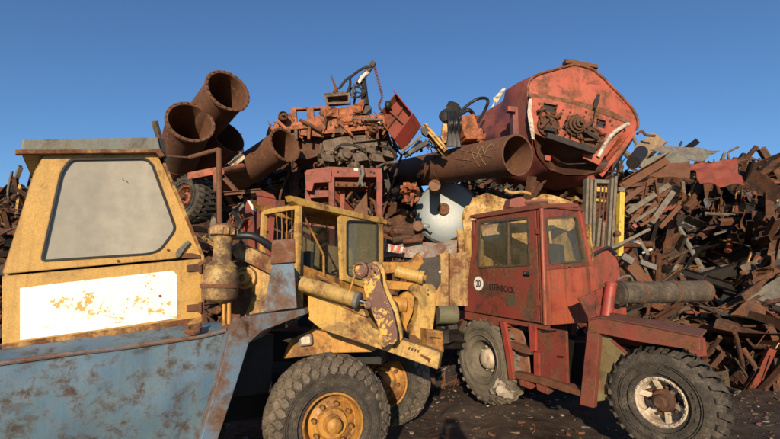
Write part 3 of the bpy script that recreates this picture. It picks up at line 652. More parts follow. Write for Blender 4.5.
# roof: sloping sheet with front overhang ends
mb = MB(); R0 = [cb(-.14, -.03, ztop+.055), cb(Lc+.03, -.03, ztop+.005), cb(Lc+.03, -.03, ztop-.06), cb(-.02, -.03, ztop-.03), cb(-.10, -.03, ztop+.0)]
mb.prism(R0, cn*.1); obj('roof_rail', mb, YEL, ld, bevel=.01)
mb = MB(); R1 = [p-cn*.0 for p in (cb(-.12, Dc-.02, ztop+.055), cb(Lc+.03, Dc-.02, ztop+.005), cb(Lc+.03, Dc-.02, ztop-.06), cb(-.02, Dc-.02, ztop-.03))]
mb.prism(R1, cn*.09); obj('roof_rail', mb, YELD, ld, bevel=.01)
mb = MB(); mb.prism([cb(.12, .06, ztop+.03), cb(Lc, .06, ztop+.0), cb(Lc, .06, ztop-.02), cb(.12, .06, ztop+.012)], cn*(Dc-.1)); obj('roof_sheet', mb, YELD, ld)
mb = MB(); mb.tube(cb(.08, .05, ztop-.06), cb(.40, .03, zbot+.42), .012, None, 8); mb.tube(cb(.40, .03, zbot+.42), cb(.42, .03, zbot), .014, None, 8)
for i in range(4): mb.path(bez([cb(0.0, .1+.09*i, ztop-.06), cb(.02, .12+.08*i, ztop-.3), cb(.03, .16+.07*i, zbot+.2)]), .006, 5)
obj('cab_wire', mb, YELD, ld, smooth=40)
# driver place inside
mb = MB(); mb.abox(cb(.55, .34, zbot+.0), .5, .4, .14, .9); mb.abox(cb(.34, .34, zbot+.26), .12, .36, .42, .9); obj('seat', mb, BLACK, ld, bevel=.03)
mb = MB(); cw = cb(1.02, .3, zbot+.28); mb.path([cw+V((cos(a)*.17*ua.x, cos(a)*.17*ua.y, 0))+cn*(sin(a)*.17)+V((0, 0, .05*cos(a))) for a in [i*pi/10 for i in range(20)]], .014, 6, True); mb.tube(cw, cw-V((0, 0, .35)), .018); obj('steering_wheel', mb, BLACK, ld, smooth=40)
mb = MB()
for i in range(4): mb.beam(cb(.3+.13*i, .03, zbot-.06+.05*(i % 2)), cb(.38+.2*i, .0, zbot+.12-.05*i), .05, .04)
for i in range(5): mb.path(bez([cb(.1+.1*i, -.02, zbot+.06), cb(.3+.1*i, -.06, zbot+.14-.03*i), cb(.5+.1*i, -.02, zbot-.06)]), .012, 6)
obj('control_linkage', mb, CAST, ld)
part('cab_base', CS, [(296, 262), (343, 280), (384, 286), (384, 306), (330, 306), (296, 290)], .5, YELD, d=-.03)
# ---- front frame at the right
FF = plane_px(420, 5.0, (.93, .35))
part('front_post', FF, [(409, 287), (416, 283), (430, 283), (436, 287), (435.5, 310), (433, 330), (438, 343), (433, 353), (411, 350), (409, 338), (417, 318), (419, 300), (412, 294)], .14, YEL, rnd_=3)
mb = MB()
for y in (290, 294.5): mb.tube(FF(428, y, .005), FF(428, y, -.02), .012, None, 8)
obj('bolt_hole', mb, OIL, ld)
part('step_box', FF, [(426, 329), (443, 331), (444, 352), (428, 353.5)], .22, YELD, d=.16)
part('step_slot', FF, [(430, 336.5), (441, 337.6), (441, 339), (430, 338)], .01, OIL, d=.165, bevel=0)
part('curved_rib', FF, [(401, 296), (407, 291), (415, 296), (413, 312), (407, 326), (407, 338), (401, 340), (404, 318), (400, 304)], .08, YELD, d=-.03, rnd_=2)
mb = MB(); mb.tube(FF(388, 304, -.1), FF(406, 305, -.05), .085, None, 20); obj('rotary_actuator', mb, YELD, ld, smooth=35)
mb = MB(); mb.tube(FF(396, 271, -.12), FF(420, 277, .02), .068, None, 20); mb.tube(FF(419, 276.8, .02), FF(424, 278, .05), .075, None, 20); tc_ = obj('tilt_cylinder', mb, YEL, ld, smooth=35)
mb = MB(); mb.lathe([(.03, 0), (.03, .05), (0, .055)], FF(423, 277.6, .07), FF.n, 6); obj('end_bolt', mb, YELD, tc_)
part('cross_beam', FF, [(383, 280), (420, 283), (430, 284), (430, 289), (410, 290), (383, 289)], .16, YELD, d=-.05)
part('linkage_plate', FF, [(383, 262), (412, 262), (420, 252), (424, 262), (418, 270), (398, 272), (383, 274)], .1, YELD, d=-.25)
mb = MB(); 
for i in range(6): mb.path(bez([FF(386+3*i, 310+4*i % 9, -.2), FF(392+4*i, 322, -.1), FF(402+2*i, 333, -.02), FF(412+2*i, 342, .03)]), .011, 6)
obj('hose_bundle', mb, BRUST, ld, smooth=40)
part('front_shade_block', FF, [(383, 296), (428, 296), (428, 338), (383, 332)], .35, SHADEB, d=-.3)  # near-black block added to pass for shade behind the front frame

# ------------------------------------------------------------------ red industrial tractor with lettered cab
tk = thing('red_tractor', 'red cab tractor lettered on its door with a round 20 speed disc', 'truck', (2.3, 5.9, 0))
LD = V((.49, -.87, 0)).normalized(); BD_ = V((.87, .49, 0)).normalized()
SP = Plane(1.39, 6.8, LD); KX = V((1.965, 5.78, 0)); BP = Plane(KX.x, KX.y, BD_)
def sp(name, pts, th, mat, d=0, bevel=.006, holes=(), rnd_=0, pl=None, par=None, **kw):
    pl = pl or SP; mb = MB(); P = rounded(pts, rnd_) if rnd_ else pts
    mb.prism(pl.poly(P, d), pl.i*th, [pl.poly(q, d) for q in holes]); return obj(name, mb, mat, par or tk, bevel=bevel, **kw)
# door side of the cab
sw = rounded([(478.5, 221.5), (528.3, 217), (530.3, 265.6), (476.8, 268.5)], 3)
sp('door', [(476.5, 217), (535.5, 208.5), (539.5, 323), (463.5, 310.5), (470.5, 262)], .045, RED, holes=[sw])
SEALM = rusty('green_black_seal', (.05, .055, .04), rust=.3, scale=10, dirt=.5)
mb = MB(); mb.prism(SP.poly(sw, .012), SP.i*.025, [SP.poly(inset(sw, 1.9), .012)]); obj('door_seal', mb, SEALM, tk)
mb = MB(); mb.prism(SP.poly(inset(sw, 1), -.015), SP.i*.006); obj('door_pane', mb, TPANE, tk)
sp('pane_bar', [(506.6, 220), (508, 220), (508, 267), (506.6, 267)], .03, SEALM, d=.008, bevel=0)
sp('corner_panel', [(536.5, 208), (542, 207), (546, 325), (540.5, 323.5)], .05, RED, d=.004)
sp('door_drip_rail', [(475.5, 215), (541.5, 204.5), (541.8, 208), (475, 218.5)], .09, rusty('rail_red', (.20, .05, .035), rust=.45, scale=7), d=.03)
for y in (228, 300): sp('hinge', [(535.5, y), (539, y), (539, y+6), (535.5, y+6)], .03, RED, d=.02, bevel=.004)
sp('door_latch', [(523, 271), (529, 271.6), (529, 277), (523, 276.5)], .02, BLACK, d=.012, bevel=.004)
mb = MB(); mb.tube(SP(525, 273, .012), SP(525, 273, .04), .014); mb.beam(SP(524, 274, .04), SP(530, 274.5, .04), .014, .016); obj('door_handle', mb, BLACK, tk)
sp('decal_patch', [(505.5, 293.5), (515.5, 295), (516, 306.5), (505.5, 305)], .002, rusty('grey_green_patch', (.07, .065, .04), rust=.3, scale=9), d=.0025, bevel=0)
sp('bare_patch', [(529, 285), (533, 284), (535, 306), (533, 320), (521, 316), (526, 306)], .002, rusty('mould_patch', (.06, .05, .03), (.12, .05, .03), rust=.4, scale=12), d=.0025, bevel=0, rnd_=3)
def text_obj(name, body, p, xdir, up, width, height, mat, par, d, bold=.0):
    cu = bpy.data.curves.new(name, 'FONT'); cu.body = body; cu.align_x = 'CENTER'; cu.align_y = 'CENTER'; cu.extrude = .004; cu.offset = bold
    t = bpy.data.objects.new(name, cu); COL.objects.link(t); bpy.context.view_layer.update()
    me = bpy.data.meshes.new_from_object(t.evaluated_get(bpy.context.evaluated_depsgraph_get())); bpy.data.objects.remove(t)
    X = [v.co.x for v in me.vertices]; Y = [v.co.y for v in me.vertices]; sx = width/(max(X)-min(X)); sy = height/(max(Y)-min(Y)); mx = (max(X)+min(X))/2; my = (max(Y)+min(Y))/2
    n = xdir.cross(up); off = ROOT[par.name]
    for v in me.vertices: v.co = p+xdir*((v.co.x-mx)*sx)+up*((v.co.y-my)*sy)+n*(d+v.co.z*.5)-off
    me.materials.append(mat); o = bpy.data.objects.new(name, me); COL.objects.link(o); o.parent = par; ROOT[o.name] = off; return o
zup = V((0, 0, 1))
a_, b_ = SP(489.5, 286), SP(515, 290.5)
text_obj('door_lettering', 'STEINBOCK', (a_+b_)/2, (b_-a_).normalized(), zup, (b_-a_).length, .09, INK, tk, .004, .022)
dc = SP(478.6, 283.5); rr_ = 6.9/450*6.9
mb = MB(); mb.lathe([(rr_, 0), (rr_, .005), (0, .0055)], dc, SP.n, 32); sd = obj('speed_disc', mb, ENAM, tk)
text_obj('speed_number', '20', dc, LD, zup, rr_*1.05, rr_*.95, INK, sd, .007, .012)
# rear face of the cab
bw = rounded([(545.8, 217.5), (577.5, 216), (586.5, 261.5), (550, 264.5)], 3.5)
sp('rear_frame', [(542.6, 207), (577.3, 206.5), (584, 232), (591, 262), (590, 266), (547, 270)], .045, RED, holes=[bw], pl=BP)
mb = MB(); mb.prism(BP.poly(bw, .012), BP.i*.025, [BP.poly(inset(bw, 1.6), .012)]); obj('rear_seal', mb, SEALM, tk)
mb = MB(); mb.prism(BP.poly(inset(bw, .9), -.015), BP.i*.006); obj('rear_pane', mb, TPANE, tk)
sp('window_edge', [(577.6, 207), (580, 207), (592.6, 262), (590, 266), (584, 235)], .06, REDB, d=.02, pl=BP)
sp('rear_panel', [(545.5, 270.2), (590, 266.2), (598, 268), (600, 321), (547, 325.5)], .045, REDB, pl=BP)
sp('drip_rail', [(541.5, 204.5), (578, 203.5), (580, 207.2), (541.5, 208)], .1, rusty('rail_red_b', (.20, .05, .035), rust=.45, scale=7), d=.035, pl=BP)
sp('rear_handle', [(566, 265), (573, 264.6), (573, 267.6), (571, 267.6), (571, 266.4), (568, 266.6), (568, 268), (566, 268)], .02, BRUST, d=.025, pl=BP, bevel=.003)
kb, kt = SP(545.5, 325), SP(541.5, 207); mb = MB(); mb.path([kb+(SP.n+BP.n)*.0, kt], .028, 12); obj('corner_seam', mb, REDB, tk, smooth=40)
# cab shell: roof, far sides, floor, interior
zc0, zc1 = 1.30, 2.78; A_ = -LD
def kc(s, d, z): return KX+A_*s+BD_*d+V((0, 0, z))
mb = MB(); mb.prism([kc(-.03, -.02, zc1+.04), kc(1.42, -.02, zc1+.09), kc(1.42, .84, zc1+.09), kc(-.03, .84, zc1+.04)], (0, 0, .05)); obj('roof', mb, rusty('roof_red', (.22, .05, .03), rust=.4, scale=5), tk, bevel=.02)
for s, d in ((1.42, .82), (0.02, .84), (1.4, .06)): obj('far_pillar', MB().beam(kc(s, d, zc0-.05), kc(s, d, zc1+.06), .06, .06, LD), RED, tk, bevel=.008)
obj('far_panel', MB().prism([kc(0, .86, zc0), kc(1.45, .86, zc0), kc(1.45, .86, zc0+.68), kc(0, .86, zc0+.68)], BD_*.03), RED, tk)
obj('nose_panel', MB().prism([kc(1.47, .05, zc0), kc(1.47, .86, zc0), kc(1.47, .86, zc0+.62), kc(1.47, .05, zc0+.62)], A_*.03), RED, tk)
obj('cab_floor', MB().prism([kc(.05, .05, zc0+.02), kc(1.45, .05, zc0+.02), kc(1.45, .85, zc0+.02), kc(.05, .85, zc0+.02)], (0, 0, .05)), OIL, tk)
mb = MB(); mb.abox(kc(.5, .42, zc0+.42), .5, .48, .16, .5); mb.abox(kc(.25, .42, zc0+.78), .14, .46, .6, .5+pi/2); obj('seat', mb, BLACK, tk, bevel=.04)
mb = MB(); cw = kc(1.12, .42, zc0+.86); mb.path([cw+A_*(cos(a)*.17)+BD_*(sin(a)*.2)+V((0, 0, .12*cos(a))) for a in [i*pi/12 for i in range(24)]], .016, 6, True); mb.tube(cw, cw+A_*.25-V((0, 0, .5)), .025); mb.beam(cw-BD_*.19, cw+BD_*.19, .03, .012); obj('steering_wheel', mb, BLACK, tk, smooth=40)
# engine hood hump on the far right of the rear face
hp = [(586, 312), (586, 256), (592, 249), (600, 245.5), (609, 246.5), (615, 252), (619.5, 262), (621.5, 275), (621, 312)]
mb = MB(); mb.prism(BP.poly(rounded(hp, 6), -.18), BP.i*.75); obj('hood', mb, rusty('hood_red', (.32, .065, .038), (.22, .045, .03), rust=.36, scale=4.5, dirt=.55, streak=.55), tk, smooth=30, bevel=.04)
mb = MB(); mb.path(bez([BP(588, 259, -.13), BP(598, 252, -.13), BP(609, 247.5, -.13), BP(616, 254, -.13)]), .022, 8); obj('hood_seam', mb, BLACK, tk, smooth=40)
# mudguard over the front wheel
sp('wheel_arch', [(456, 311), (464, 311.5), (500, 319), (506, 321), (506, 327), (500, 326), (462, 318.5), (452, 336), (446, 344), (446.5, 335)], .42, REDO, d=.03)
sp('arch_flap', [(447, 336), (459, 319), (466, 321), (464, 336), (450, 337)], .03, rusty('grey_flap', (.10, .085, .06), rust=.4, scale=6), d=-.03)
sp('arch_post', [(499.5, 321), (504, 322), (510, 352), (513.5, 379), (509, 380), (505, 352)], .05, REDF, d=.09, bevel=.004)
sp('mud_panel', [(503, 323), (521, 331), (527, 345), (530, 378), (513, 379), (509, 352)], .03, rusty('dusty_pink_panel', (.30, .12, .075), rust=.34, scale=5, dirt=.7, dirtcol=(.26, .18, .11)), d=-.10)
sp('red_gusset', [(528, 325), (535, 325.5), (535.5, 351), (530, 352.5)], .04, REDF, d=.04)
sp('upper_step', [(507.5, 341), (517, 344.5), (529, 349), (529, 355), (519, 352), (507.8, 346)], .12, BRUST, d=.05)
sp('sill', [(463.5, 311.5), (546, 326), (546, 330), (500, 322), (463, 315)], .08, REDO, d=.015, bevel=.004)
# lower body and step rail
sp('lower_body', [(534, 326), (546, 328), (566, 331), (568, 394), (533, 380)], .04, RED, d=-.03)
sp('panel_post', [(533.5, 352), (538.5, 353), (539, 382), (534, 380)], .03, REDF, d=.0, bevel=.004)
sp('body_slot', [(557, 355.5), (563, 356), (563, 358), (557, 357.5)], .01, OIL, d=-.022, bevel=0)
sp('body_slot', [(540, 330.5), (556, 330), (556, 331.8), (542, 333)], .01, OIL, d=-.022, bevel=0)
sp('step_rail', [(511, 371.5), (540, 377), (566, 385), (580, 391.5), (581, 396.5), (562, 391), (538, 383.5), (511, 377)], .16, rusty('rail_rust', (.20, .09, .05), rust=.55, scale=7, dirt=.7), d=.07)
for a in ((519, 379), (536, 384)): sp('step_bracket', [(a[0], a[1]-1), (a[0]+9, a[1]+2), (a[0]+17, a[1]+7), (a[0]+12, a[1]+10.5), (a[0]+1, a[1]+6)], .02, REDO, d=.04, bevel=.004)
for x, y in ((522, 381.5), (528, 384), (540, 387.5), (547, 390)): obj('bracket_hole', MB().tube(SP(x, y, .043), SP(x, y, .03), .014, None, 8), OIL, tk)
# rear fender: post, top beam, gusset, inner panel
RP = Plane(KX.x+LD.x*.62-BD_.x*.04, KX.y+LD.y*.62-BD_.y*.04, (.66, -.75))
sp('fender_post', [(588, 324), (600, 324.5), (598, 352), (593.5, 408), (579.5, 404.5), (584, 360)], .09, rusty('post_red', (.19, .038, .028), (.14, .03, .024), rust=.36, scale=4, dirt=.6), pl=RP, d=.02)
sp('fender_beam', [(588, 319), (601, 317), (640, 324), (700, 336), (700, 351), (640, 342), (603, 334), (588, 332)], .10, rusty('beam_red', (.22, .045, .03), (.15, .04, .03), rust=.4, scale=5, dirt=.6), pl=RP, d=.03)
mb = MB(); T = [RP(588, 319, .03), RP(601, 317, .03), RP(640, 324, .03), RP(700, 336, .03)]; mb.prism(T+[p+V((.33, .38, .03)) for p in reversed(T)], (0, 0, -.02)); obj('fender_top', mb, rusty('top_red', (.20, .06, .04), rust=.45, scale=5, dirt=.85, dirtcol=(.16, .11, .075)), tk)
sp('inner_panel', [(600, 333), (609, 337), (629, 355), (620, 358), (613, 366), (608, 380), (606, 400), (594, 402), (597, 365)], .03, GREEN, pl=RP, d=-.07)
sp('panel_lip', [(612, 339.5), (629.5, 354.5), (629, 356.5), (610.5, 340)], .02, REDF, pl=RP, d=-.06, bevel=0)
GP = Plane(KX.x+LD.x*.35+.06, KX.y+LD.y*.35, (.93, .36))
sp('gusset_plate', [(579, 298), (584, 296.5), (606, 286.5), (607, 322), (592, 325)], .03, RED, pl=GP)
sp('gusset_hinge', [(596, 290.5), (601, 288.5), (601.5, 296), (597, 298)], .03, RED, pl=GP, d=.02, bevel=.004)
sp('gusset_hinge', [(596, 305), (602, 305), (602, 320), (598, 321)], .03, RED, pl=GP, d=.02, bevel=.004)
mb = MB(); mb.tube(GP(606, 321, .08), GP(611, 284, .08), .068, .066, 24); mb.lathe([(.072, 0), (.075, .03), (.06, .05), (0, .05)], GP(611, 286, .08), GP(611, 280, .08)-GP(611, 286, .08), 24); obj('red_cylinder', mb, REDF, tk, smooth=35)
sp('battery_box', [(614, 302), (626, 301), (627, 317), (613, 318)], .2, REDF, pl=GP, d=-.05)
mb = MB(); mb.tube(at(617, 293, 5.6), at(705, 291, 6.1), .135, .14, 24); mb.lathe([(.15, 0), (.15, .04), (.12, .05), (.12, .0)], at(619, 293, 5.6), at(705, 291, 6.1)-at(617, 293, 5.6), 24); ex = obj('silencer', mb, plain('ash_grey_rust', (.028, .022, .016), (.085, .066, .047), 7, .9, .8, c3=(.17, .14, .10)), tk, smooth=35)
for u_ in (.22, .6, .95): obj('silencer_band', MB().lathe([(.140, 0), (.148, .01), (.148, .035), (.140, .045), (.125, .045), (.125, 0)], at(617, 293, 5.6).lerp(at(705, 291, 6.1), u_), at(705, 291, 6.1)-at(617, 293, 5.6), 24, True), BRUST, tk, smooth=35)
mb = MB(); mb.path(bez([at(617, 280, 5.6), at(622, 277, 5.6), at(630, 276, 5.65), at(633, 281, 5.7)]), .012, 6); obj('lift_eye', mb, GREYM, tk, smooth=40)
# axle blocks and chassis
mb = MB(); mb.box(kc(.35, .55, .86), A_*1.2, BD_*.32, V((0, 0, .26))); mb.box(kc(-.75, .8, .80), A_*.45, BD_*.22, V((0, 0, .18))); obj('chassis', mb, SHADEB, tk, bevel=.01)
mb = MB(); mb.box(kc(-.75, .75, 1.12), A_*.55, BD_*.3, V((0, 0, .1))); obj('rear_deck', mb, REDO, tk, bevel=.01)
w1 = SP(482.5, 359, .03); wheel(tk, w1, SP.n, .635, .36, .29, (plain('pale_dusty_rubber', (.06, .052, .040), (.13, .110, .080), 6, .85, .5, c3=(.18, .152, .112)), plain('dusty_rim', (.08, .07, .052), (.17, .145, .105), 8, .85, .4), HUBW), 'bar', 'deep', 5)
w2 = at(660, 402, 4.72); wheel(tk, w2, V((-.74, -.67, 0)), .555, .34, .235, (RUBD, HUBW, DRUST), 'bar', 'open', 6)
mb = MB(); mb.tube(w1+SP.i*.3, w1+SP.i*1.25, .1); mb.tube(w2+V((.74, .67, 0))*.25, w2+V((.74, .67, 0))*1.1, .1); obj('axle', mb, OIL, tk, smooth=35)

# pale stone wedged beside the wheel
mb = MB(); q = at(504, 386, 6.1)
def rock(mb, c, sx, sy, sz, seed, n=12, m=8, amp=.25):
    vs = []; fs = []
    for i in range(m+1):
        t = pi*i/m
        for j in range(n):
            p = 2*pi*j/n; dd = V((sin(t)*cos(p), sin(t)*sin(p), cos(t))); k = 1+amp*noise.noise(dd*1.7+V((seed, 0, 0)))*2
            vs.append(V(c)+V((dd.x*sx*k, dd.y*sy*k, dd.z*sz*k)))
    for i in range(m):
        for j in range(n): fs.append([i*n+j, (i+1)*n+j, (i+1)*n+(j+1) % n, i*n+(j+1) % n])
    mb.add(vs, fs)
q = at(504, 388, 6.5); rock(mb, (q.x, q.y, q.z-.01), .17, .12, .115, 12, 14, 9, .3)
obj('wheel_chock', mb, CONC, smooth=30, label='pale lump of stone chocked against the front wheel of the red tractor', cat='stone', loc=(q.x, q.y, 0))

# ------------------------------------------------------------------ big flanged steel pipes
CR = V((1, 0, 0))
def pipe(px, py, Y, r, tail=None, img=None, th=None, L=5, flange=True, label='', mark=None, wall=.022):
    c = at(px, py, Y)
    if tail is None:
        v = ray(px, py).normalized(); e = (CR*img[0]-UP*img[1]); e = (e-v*e.dot(v)).normalized(); tail = v*cos(R(th))+e*sin(R(th))
    tail = V(tail).normalized(); p = thing('steel_pipe', label, 'pipe', c+tail*L*.5, 'large rusty steel pipes on the heap')
    mb = MB(); n = 48; rg = 22; vs = []; x = tail.cross(V((0, 0, 1))).normalized(); y = tail.cross(x)
    for j in range(rg+1):
        t = L*j/rg
        for i in range(n):
            a = 2*pi*i/n; d = x*cos(a)+y*sin(a); k = r+.010*noise.noise(V((cos(a)*1.5, sin(a)*1.5, t*1.2+px))); vs.append(c+tail*t+d*k)
    fs = [[j*n+i, j*n+(i+1) % n, (j+1)*n+(i+1) % n, (j+1)*n+i] for j in range(rg) for i in range(n)]
    o = len(vs); vs += [c+tail*(L*j)+(x*cos(2*pi*i/n)+y*sin(2*pi*i/n))*(r-wall) for j in (0, 1) for i in range(n)]
    fs += [[o+(i+1) % n, o+i, o+n+i, o+n+(i+1) % n] for i in range(n)]
    fs += [[(i+1) % n, i, o+i, o+(i+1) % n] for i in range(n)]+[[rg*n+i, rg*n+(i+1) % n, o+n+(i+1) % n, o+n+i] for i in range(n)]
    mb.add(vs, fs); obj('pipe_wall', mb, PIPE, p, smooth=35)
    if flange:
        w = r*.10; mb = MB(); mb.lathe([(r-wall*.8, -.012), (r+w, -.012), (r+w, .035), (r-wall*.8, .035)], c, tail, 48, True); fl = obj('flange', mb, BRUST, p, smooth=35, bevel=.004)
        nb = 22; pr = None
        for i in range(nb):
            a = 2*pi*i/nb; q = c+(x*cos(a)+y*sin(a))*(r+w*.45)-tail*.012
            if pr is None:
                m_ = MB(); m_.lathe([(.017, .012), (.017, -.012), (0, -.013)], V((0, 0, 0))+ROOT[fl.name], tail, 6); pr = obj('bolt', m_, DRUST, fl)
                b_ = pr
            else:
                b_ = pr.copy(); COL.objects.link(b_); b_.parent = fl
            b_.location = q-ROOT[fl.name]
    for t_ in (L*.36, L*.71): obj('weld_seam', MB().lathe([(r-.006, -.012), (r+.012, -.006), (r+.012, .006), (r-.006, .012)], c+tail*t_, tail, 48, True), DRUST, p, smooth=60)
    if mark: mark(c, tail, x, y, r, p)
    return p, c, tail, x, y
pipe(190.5, 122, 7.5, .375, img=(-.33, .94), th=37, L=3.4, label='rusty flanged pipe with the lowest mouth of the leaning pair on the left')
pipe(228, 91, 7.6, .375, img=(-.62, .78), th=43, L=4.6, label='highest rusty flanged pipe, its mouth open against the sky')
pipe(229, 137, 8.7, .36, img=(-.75, .66), th=52, L=3.2, label='shadowed pipe end tucked behind the two leaning pipes', flange=False)
pipe(285, 145, 8.7, .335, img=(-.84, .54), th=46, L=4.6, label='rusty flanged pipe pointing out between the leaning pair and the orange wreck')
def chalk(c, tail, x, y, r, p):
    mb = MB(); CH = plain('chalk_scribble', (.14, .085, .045), (.36, .26, .14), 14, .9, .1)
    v = (C0-c).normalized(); v = (v-tail*v.dot(tail)).normalized(); b_ = tail.cross(v)
    if b_.z < 0: b_ = -b_
    def sp_(t, a): return c+tail*t+(v*cos(a)+b_*sin(a))*(r+.012)
    for s in ([(.28, .1), (1.6, .95)], [(.35, .75), (1.25, -.1)], [(.5, -.2), (.85, .9)], [(.2, .45), (.4, .9), (.5, .3), (.65, .8), (.75, .2)], [(.9, .1), (1.5, .35)], [(.7, -.25), (1.0, .75)]):
        pts = []
        for (t0, a0), (t1, a1) in zip(s, s[1:]): pts += [sp_(t0+(t1-t0)*k/6, a0+(a1-a0)*k/6) for k in range(7)]
        mb.path(pts, .0055, 4)
    obj('chalk_mark', mb, CH, p)
    mb = MB(); mb.path([sp_(4.85+.12*sin(a), a) for a in [i*.12-.6 for i in range(14)]], .02, 5); obj('paint_band', mb, YELW, p)
tail5 = (at(372, 179, 14.2)-at(518, 155, 8.4)).normalized()
pipe(518, 155, 8.4, .40, tail=tail5, L=6.7, label='long thick rusty pipe lying across the heap below the red tank', flange=False, mark=chalk, wall=.035)
c5 = at(518, 155, 8.4)
# ------------------------------------------------------------------ big red tank
ft0 = random.Random(77)
tank = thing('red_tank', 'huge crushed red tank with a drive hub bolted to its end wall', 'tank', at(575, 180, 10.8))
TC = at(580, 126, 9.6); TN = V((.09, -.99, -.10)).normalized()
TP_ = Plane(TC.x, TC.y, (.99, .09), tilt=-.10); TP_.p = TC
tail = (V((-.30, .95, .03))).normalized()
ol = [(527.5, 98), (527, 88), (530, 78.5), (541, 73.5), (552, 70.5), (564, 67), (575, 65), (585, 66.5), (595, 71.5), (605, 80), (614, 90), (623, 99), (631, 108), (636, 116), (638, 124), (636, 132), (630, 142), (621, 154), (611, 166), (602, 172), (585, 176), (565, 176), (548, 170), (537, 158), (531, 142), (528, 120)]
rim = TP_.poly(rounded(ol, 4, 3)); nr = len(rim)
cen = sum(rim, V((0, 0, 0)))/nr
mb = MB(); vs = []; rg = 16; Lt = 3.5
for j in range(rg+1):
    t = j/rg; s = 1+.07*sin(pi*min(1, t*1.3))
    for i, p in enumerate(rim):
        q = cen+(p-cen)*s+tail*Lt*t; dent = noise.noise(q*.8)*.34+noise.noise(q*2.1)*.13+abs(noise.noise(q*1.3+V((5, 0, 0))))*-.08
        vs.append(q+(p-cen).normalized()*dent*min(1, t*5))
mb.add(vs, [[j*nr+i, j*nr+(i+1) % nr, (j+1)*nr+(i+1) % nr, (j+1)*nr+i] for j in range(rg) for i in range(nr)]+[[rg*nr+i for i in range(nr)]])
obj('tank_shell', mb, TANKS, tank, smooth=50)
# end wall: upper sheet set slightly back from the lower machinery plate; below that the wall curves away under the tank
mb = MB(); vs = []; K = 10
for j in range(K+1):
    f = 1-j/K
    for i, p in enumerate(rim):
        q = cen+(p-cen)*f; low = max(0, (cen.z-.42)-q.z); bulge = .10*(1-f*f)+.02*noise.noise(q*1.8)
        vs.append(q+TN*(bulge-low*.95*(1 if f < 1 else 0) if f < 1 else 0))
mb.add(vs, [[j*nr+i, j*nr+(i+1) % nr, (j+1)*nr+(i+1) % nr, (j+1)*nr+i] for j in range(K) for i in range(nr)])
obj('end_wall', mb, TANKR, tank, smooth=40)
up_ = [p+TN*.02+V((0, 0, .02*noise.noise(p*4))) for p in rim if p.z > TC.z-.1]; i0 = max(range(len(up_)), key=lambda i: (up_[i]-up_[i-1]).length); up_ = up_[i0:]+up_[:i0]
mb = MB(); mb.path(up_, .03, 8); obj('rim_bead', mb, rusty('rim_rust', (.30, .09, .055), rust=.5, scale=6), tank, smooth=40)
def tp(name, pts, th, mat, d=.1, bevel=.006, rnd_=0, holes=(), **kw):
    mb = MB(); P = rounded(pts, rnd_) if rnd_ else pts
    mb.prism(TP_.poly(P, d), TP_.i*th, [TP_.poly(q, d) for q in holes]); return obj(name, mb, mat, tank, bevel=bevel, **kw)
tp('machine_plate', [(531, 97), (545, 98), (580, 106), (612, 118), (628, 124), (622, 134), (606, 156), (598, 156), (590, 152), (545, 138), (532, 132)], .08, TANKR, d=.17, holes=[[(544, 103), (557, 105.5), (556, 113), (543, 110.5)], [(597, 118.5), (606, 121), (605, 128.5), (596.5, 126)]])
tp('dark_band', [(529, 93), (548, 95), (583, 102), (612, 111), (630, 121), (629, 124), (612, 117.5), (580, 106), (545, 98.5), (529, 97)], .06, rusty('band_rust', (.13, .07, .045), (.24, .10, .06), rust=.5, scale=6), d=.165)
def ring(x, y, rpx, prof, mat, name, d=.17, n=28):
    k = 9.5/450; mb = MB(); mb.lathe([(a*rpx*k, b*rpx*k) for a, b in prof], TP_(x, y, d), TN, n); return obj(name, mb, mat, tank, smooth=35)
ring(547.5, 126, 11.5, [(1, 0), (1, .3), (.86, .36), (.8, .2), (.45, .2), (.42, .45), (.2, .5), (0, .5)], DRUST, 'pulley')
ring(591, 139, 12.5, [(1, 0), (1, .22), (.84, .3), (.76, .12), (.4, .12), (.36, .3), (0, .3)], DRUST, 'pulley')
hb = ring(574, 126, 11, [(1, 0), (1, .35), (.9, .4), (.82, .4), (.82, .7), (.62, .74), (.6, 1.0), (.4, 1.02), (.4, 1.25), (.2, 1.3), (.18, 1.6), (0, 1.62)], DRUST, 'drive_hub')
mb = MB()
for i in range(10): a = 2*pi*i/10; mb.lathe([(.025, 0), (.025, .04), (0, .045)], TP_(574+9.4*cos(a), 126+9.4*sin(a), .26), TN, 6)
obj('hub_bolt', mb, OIL, hb)
mb = MB(); mb.beam(TP_(546, 136, .36), TP_(594, 152, .36), .13, .17, TN); mb.beam(TP_(545, 129, .33), TP_(556, 131, .33), .07, .08, TN); mb.beam(TP_(584, 131, .33), TP_(598, 140, .33), .07, .08, TN); obj('cross_member', mb, OIL, tank, bevel=.01)
tp('black_strap', [(597.5, 93.5), (600.5, 94), (599.5, 101), (597, 108.5), (593.5, 108), (595, 101)], .03, OIL, d=.25, rnd_=1)
mb = MB(); mb.path(bez([TP_(596, 108, .24), TP_(594, 118, .25), TP_(592, 128, .25)]), .012, 6); obj('strap_cable', mb, OIL, tank)
tp('torn_lip', [(529, 99), (532, 98.5), (531.5, 112), (534, 124), (535, 140), (532, 139), (529, 124), (527.5, 112)], .02, WPAINT, d=.20, label='torn white edge on the left of the end wall')
mb = MB(); mb.path(bez([TP_(628, 124, .2), TP_(616, 131, .28), TP_(607, 141, .28), TP_(598, 157, .24)]), .048, 8); obj('white_tube', mb, WPAINT, tank, smooth=40)
tp('red_tab', [(584, 150), (605, 155), (599, 165), (583, 158)], .03, TANKR, d=.22)
tp('red_tab', [(545, 155), (551, 156), (550.5, 161), (545, 160)], .03, TANKR, d=-.05)
for i in range(9): obj('rivet', MB().lathe([(.022, 0), (.022, .02), (0, .022)], TP_(556+i*7, 108+i*2.2, .172), TN, 6), DRUST, tank)
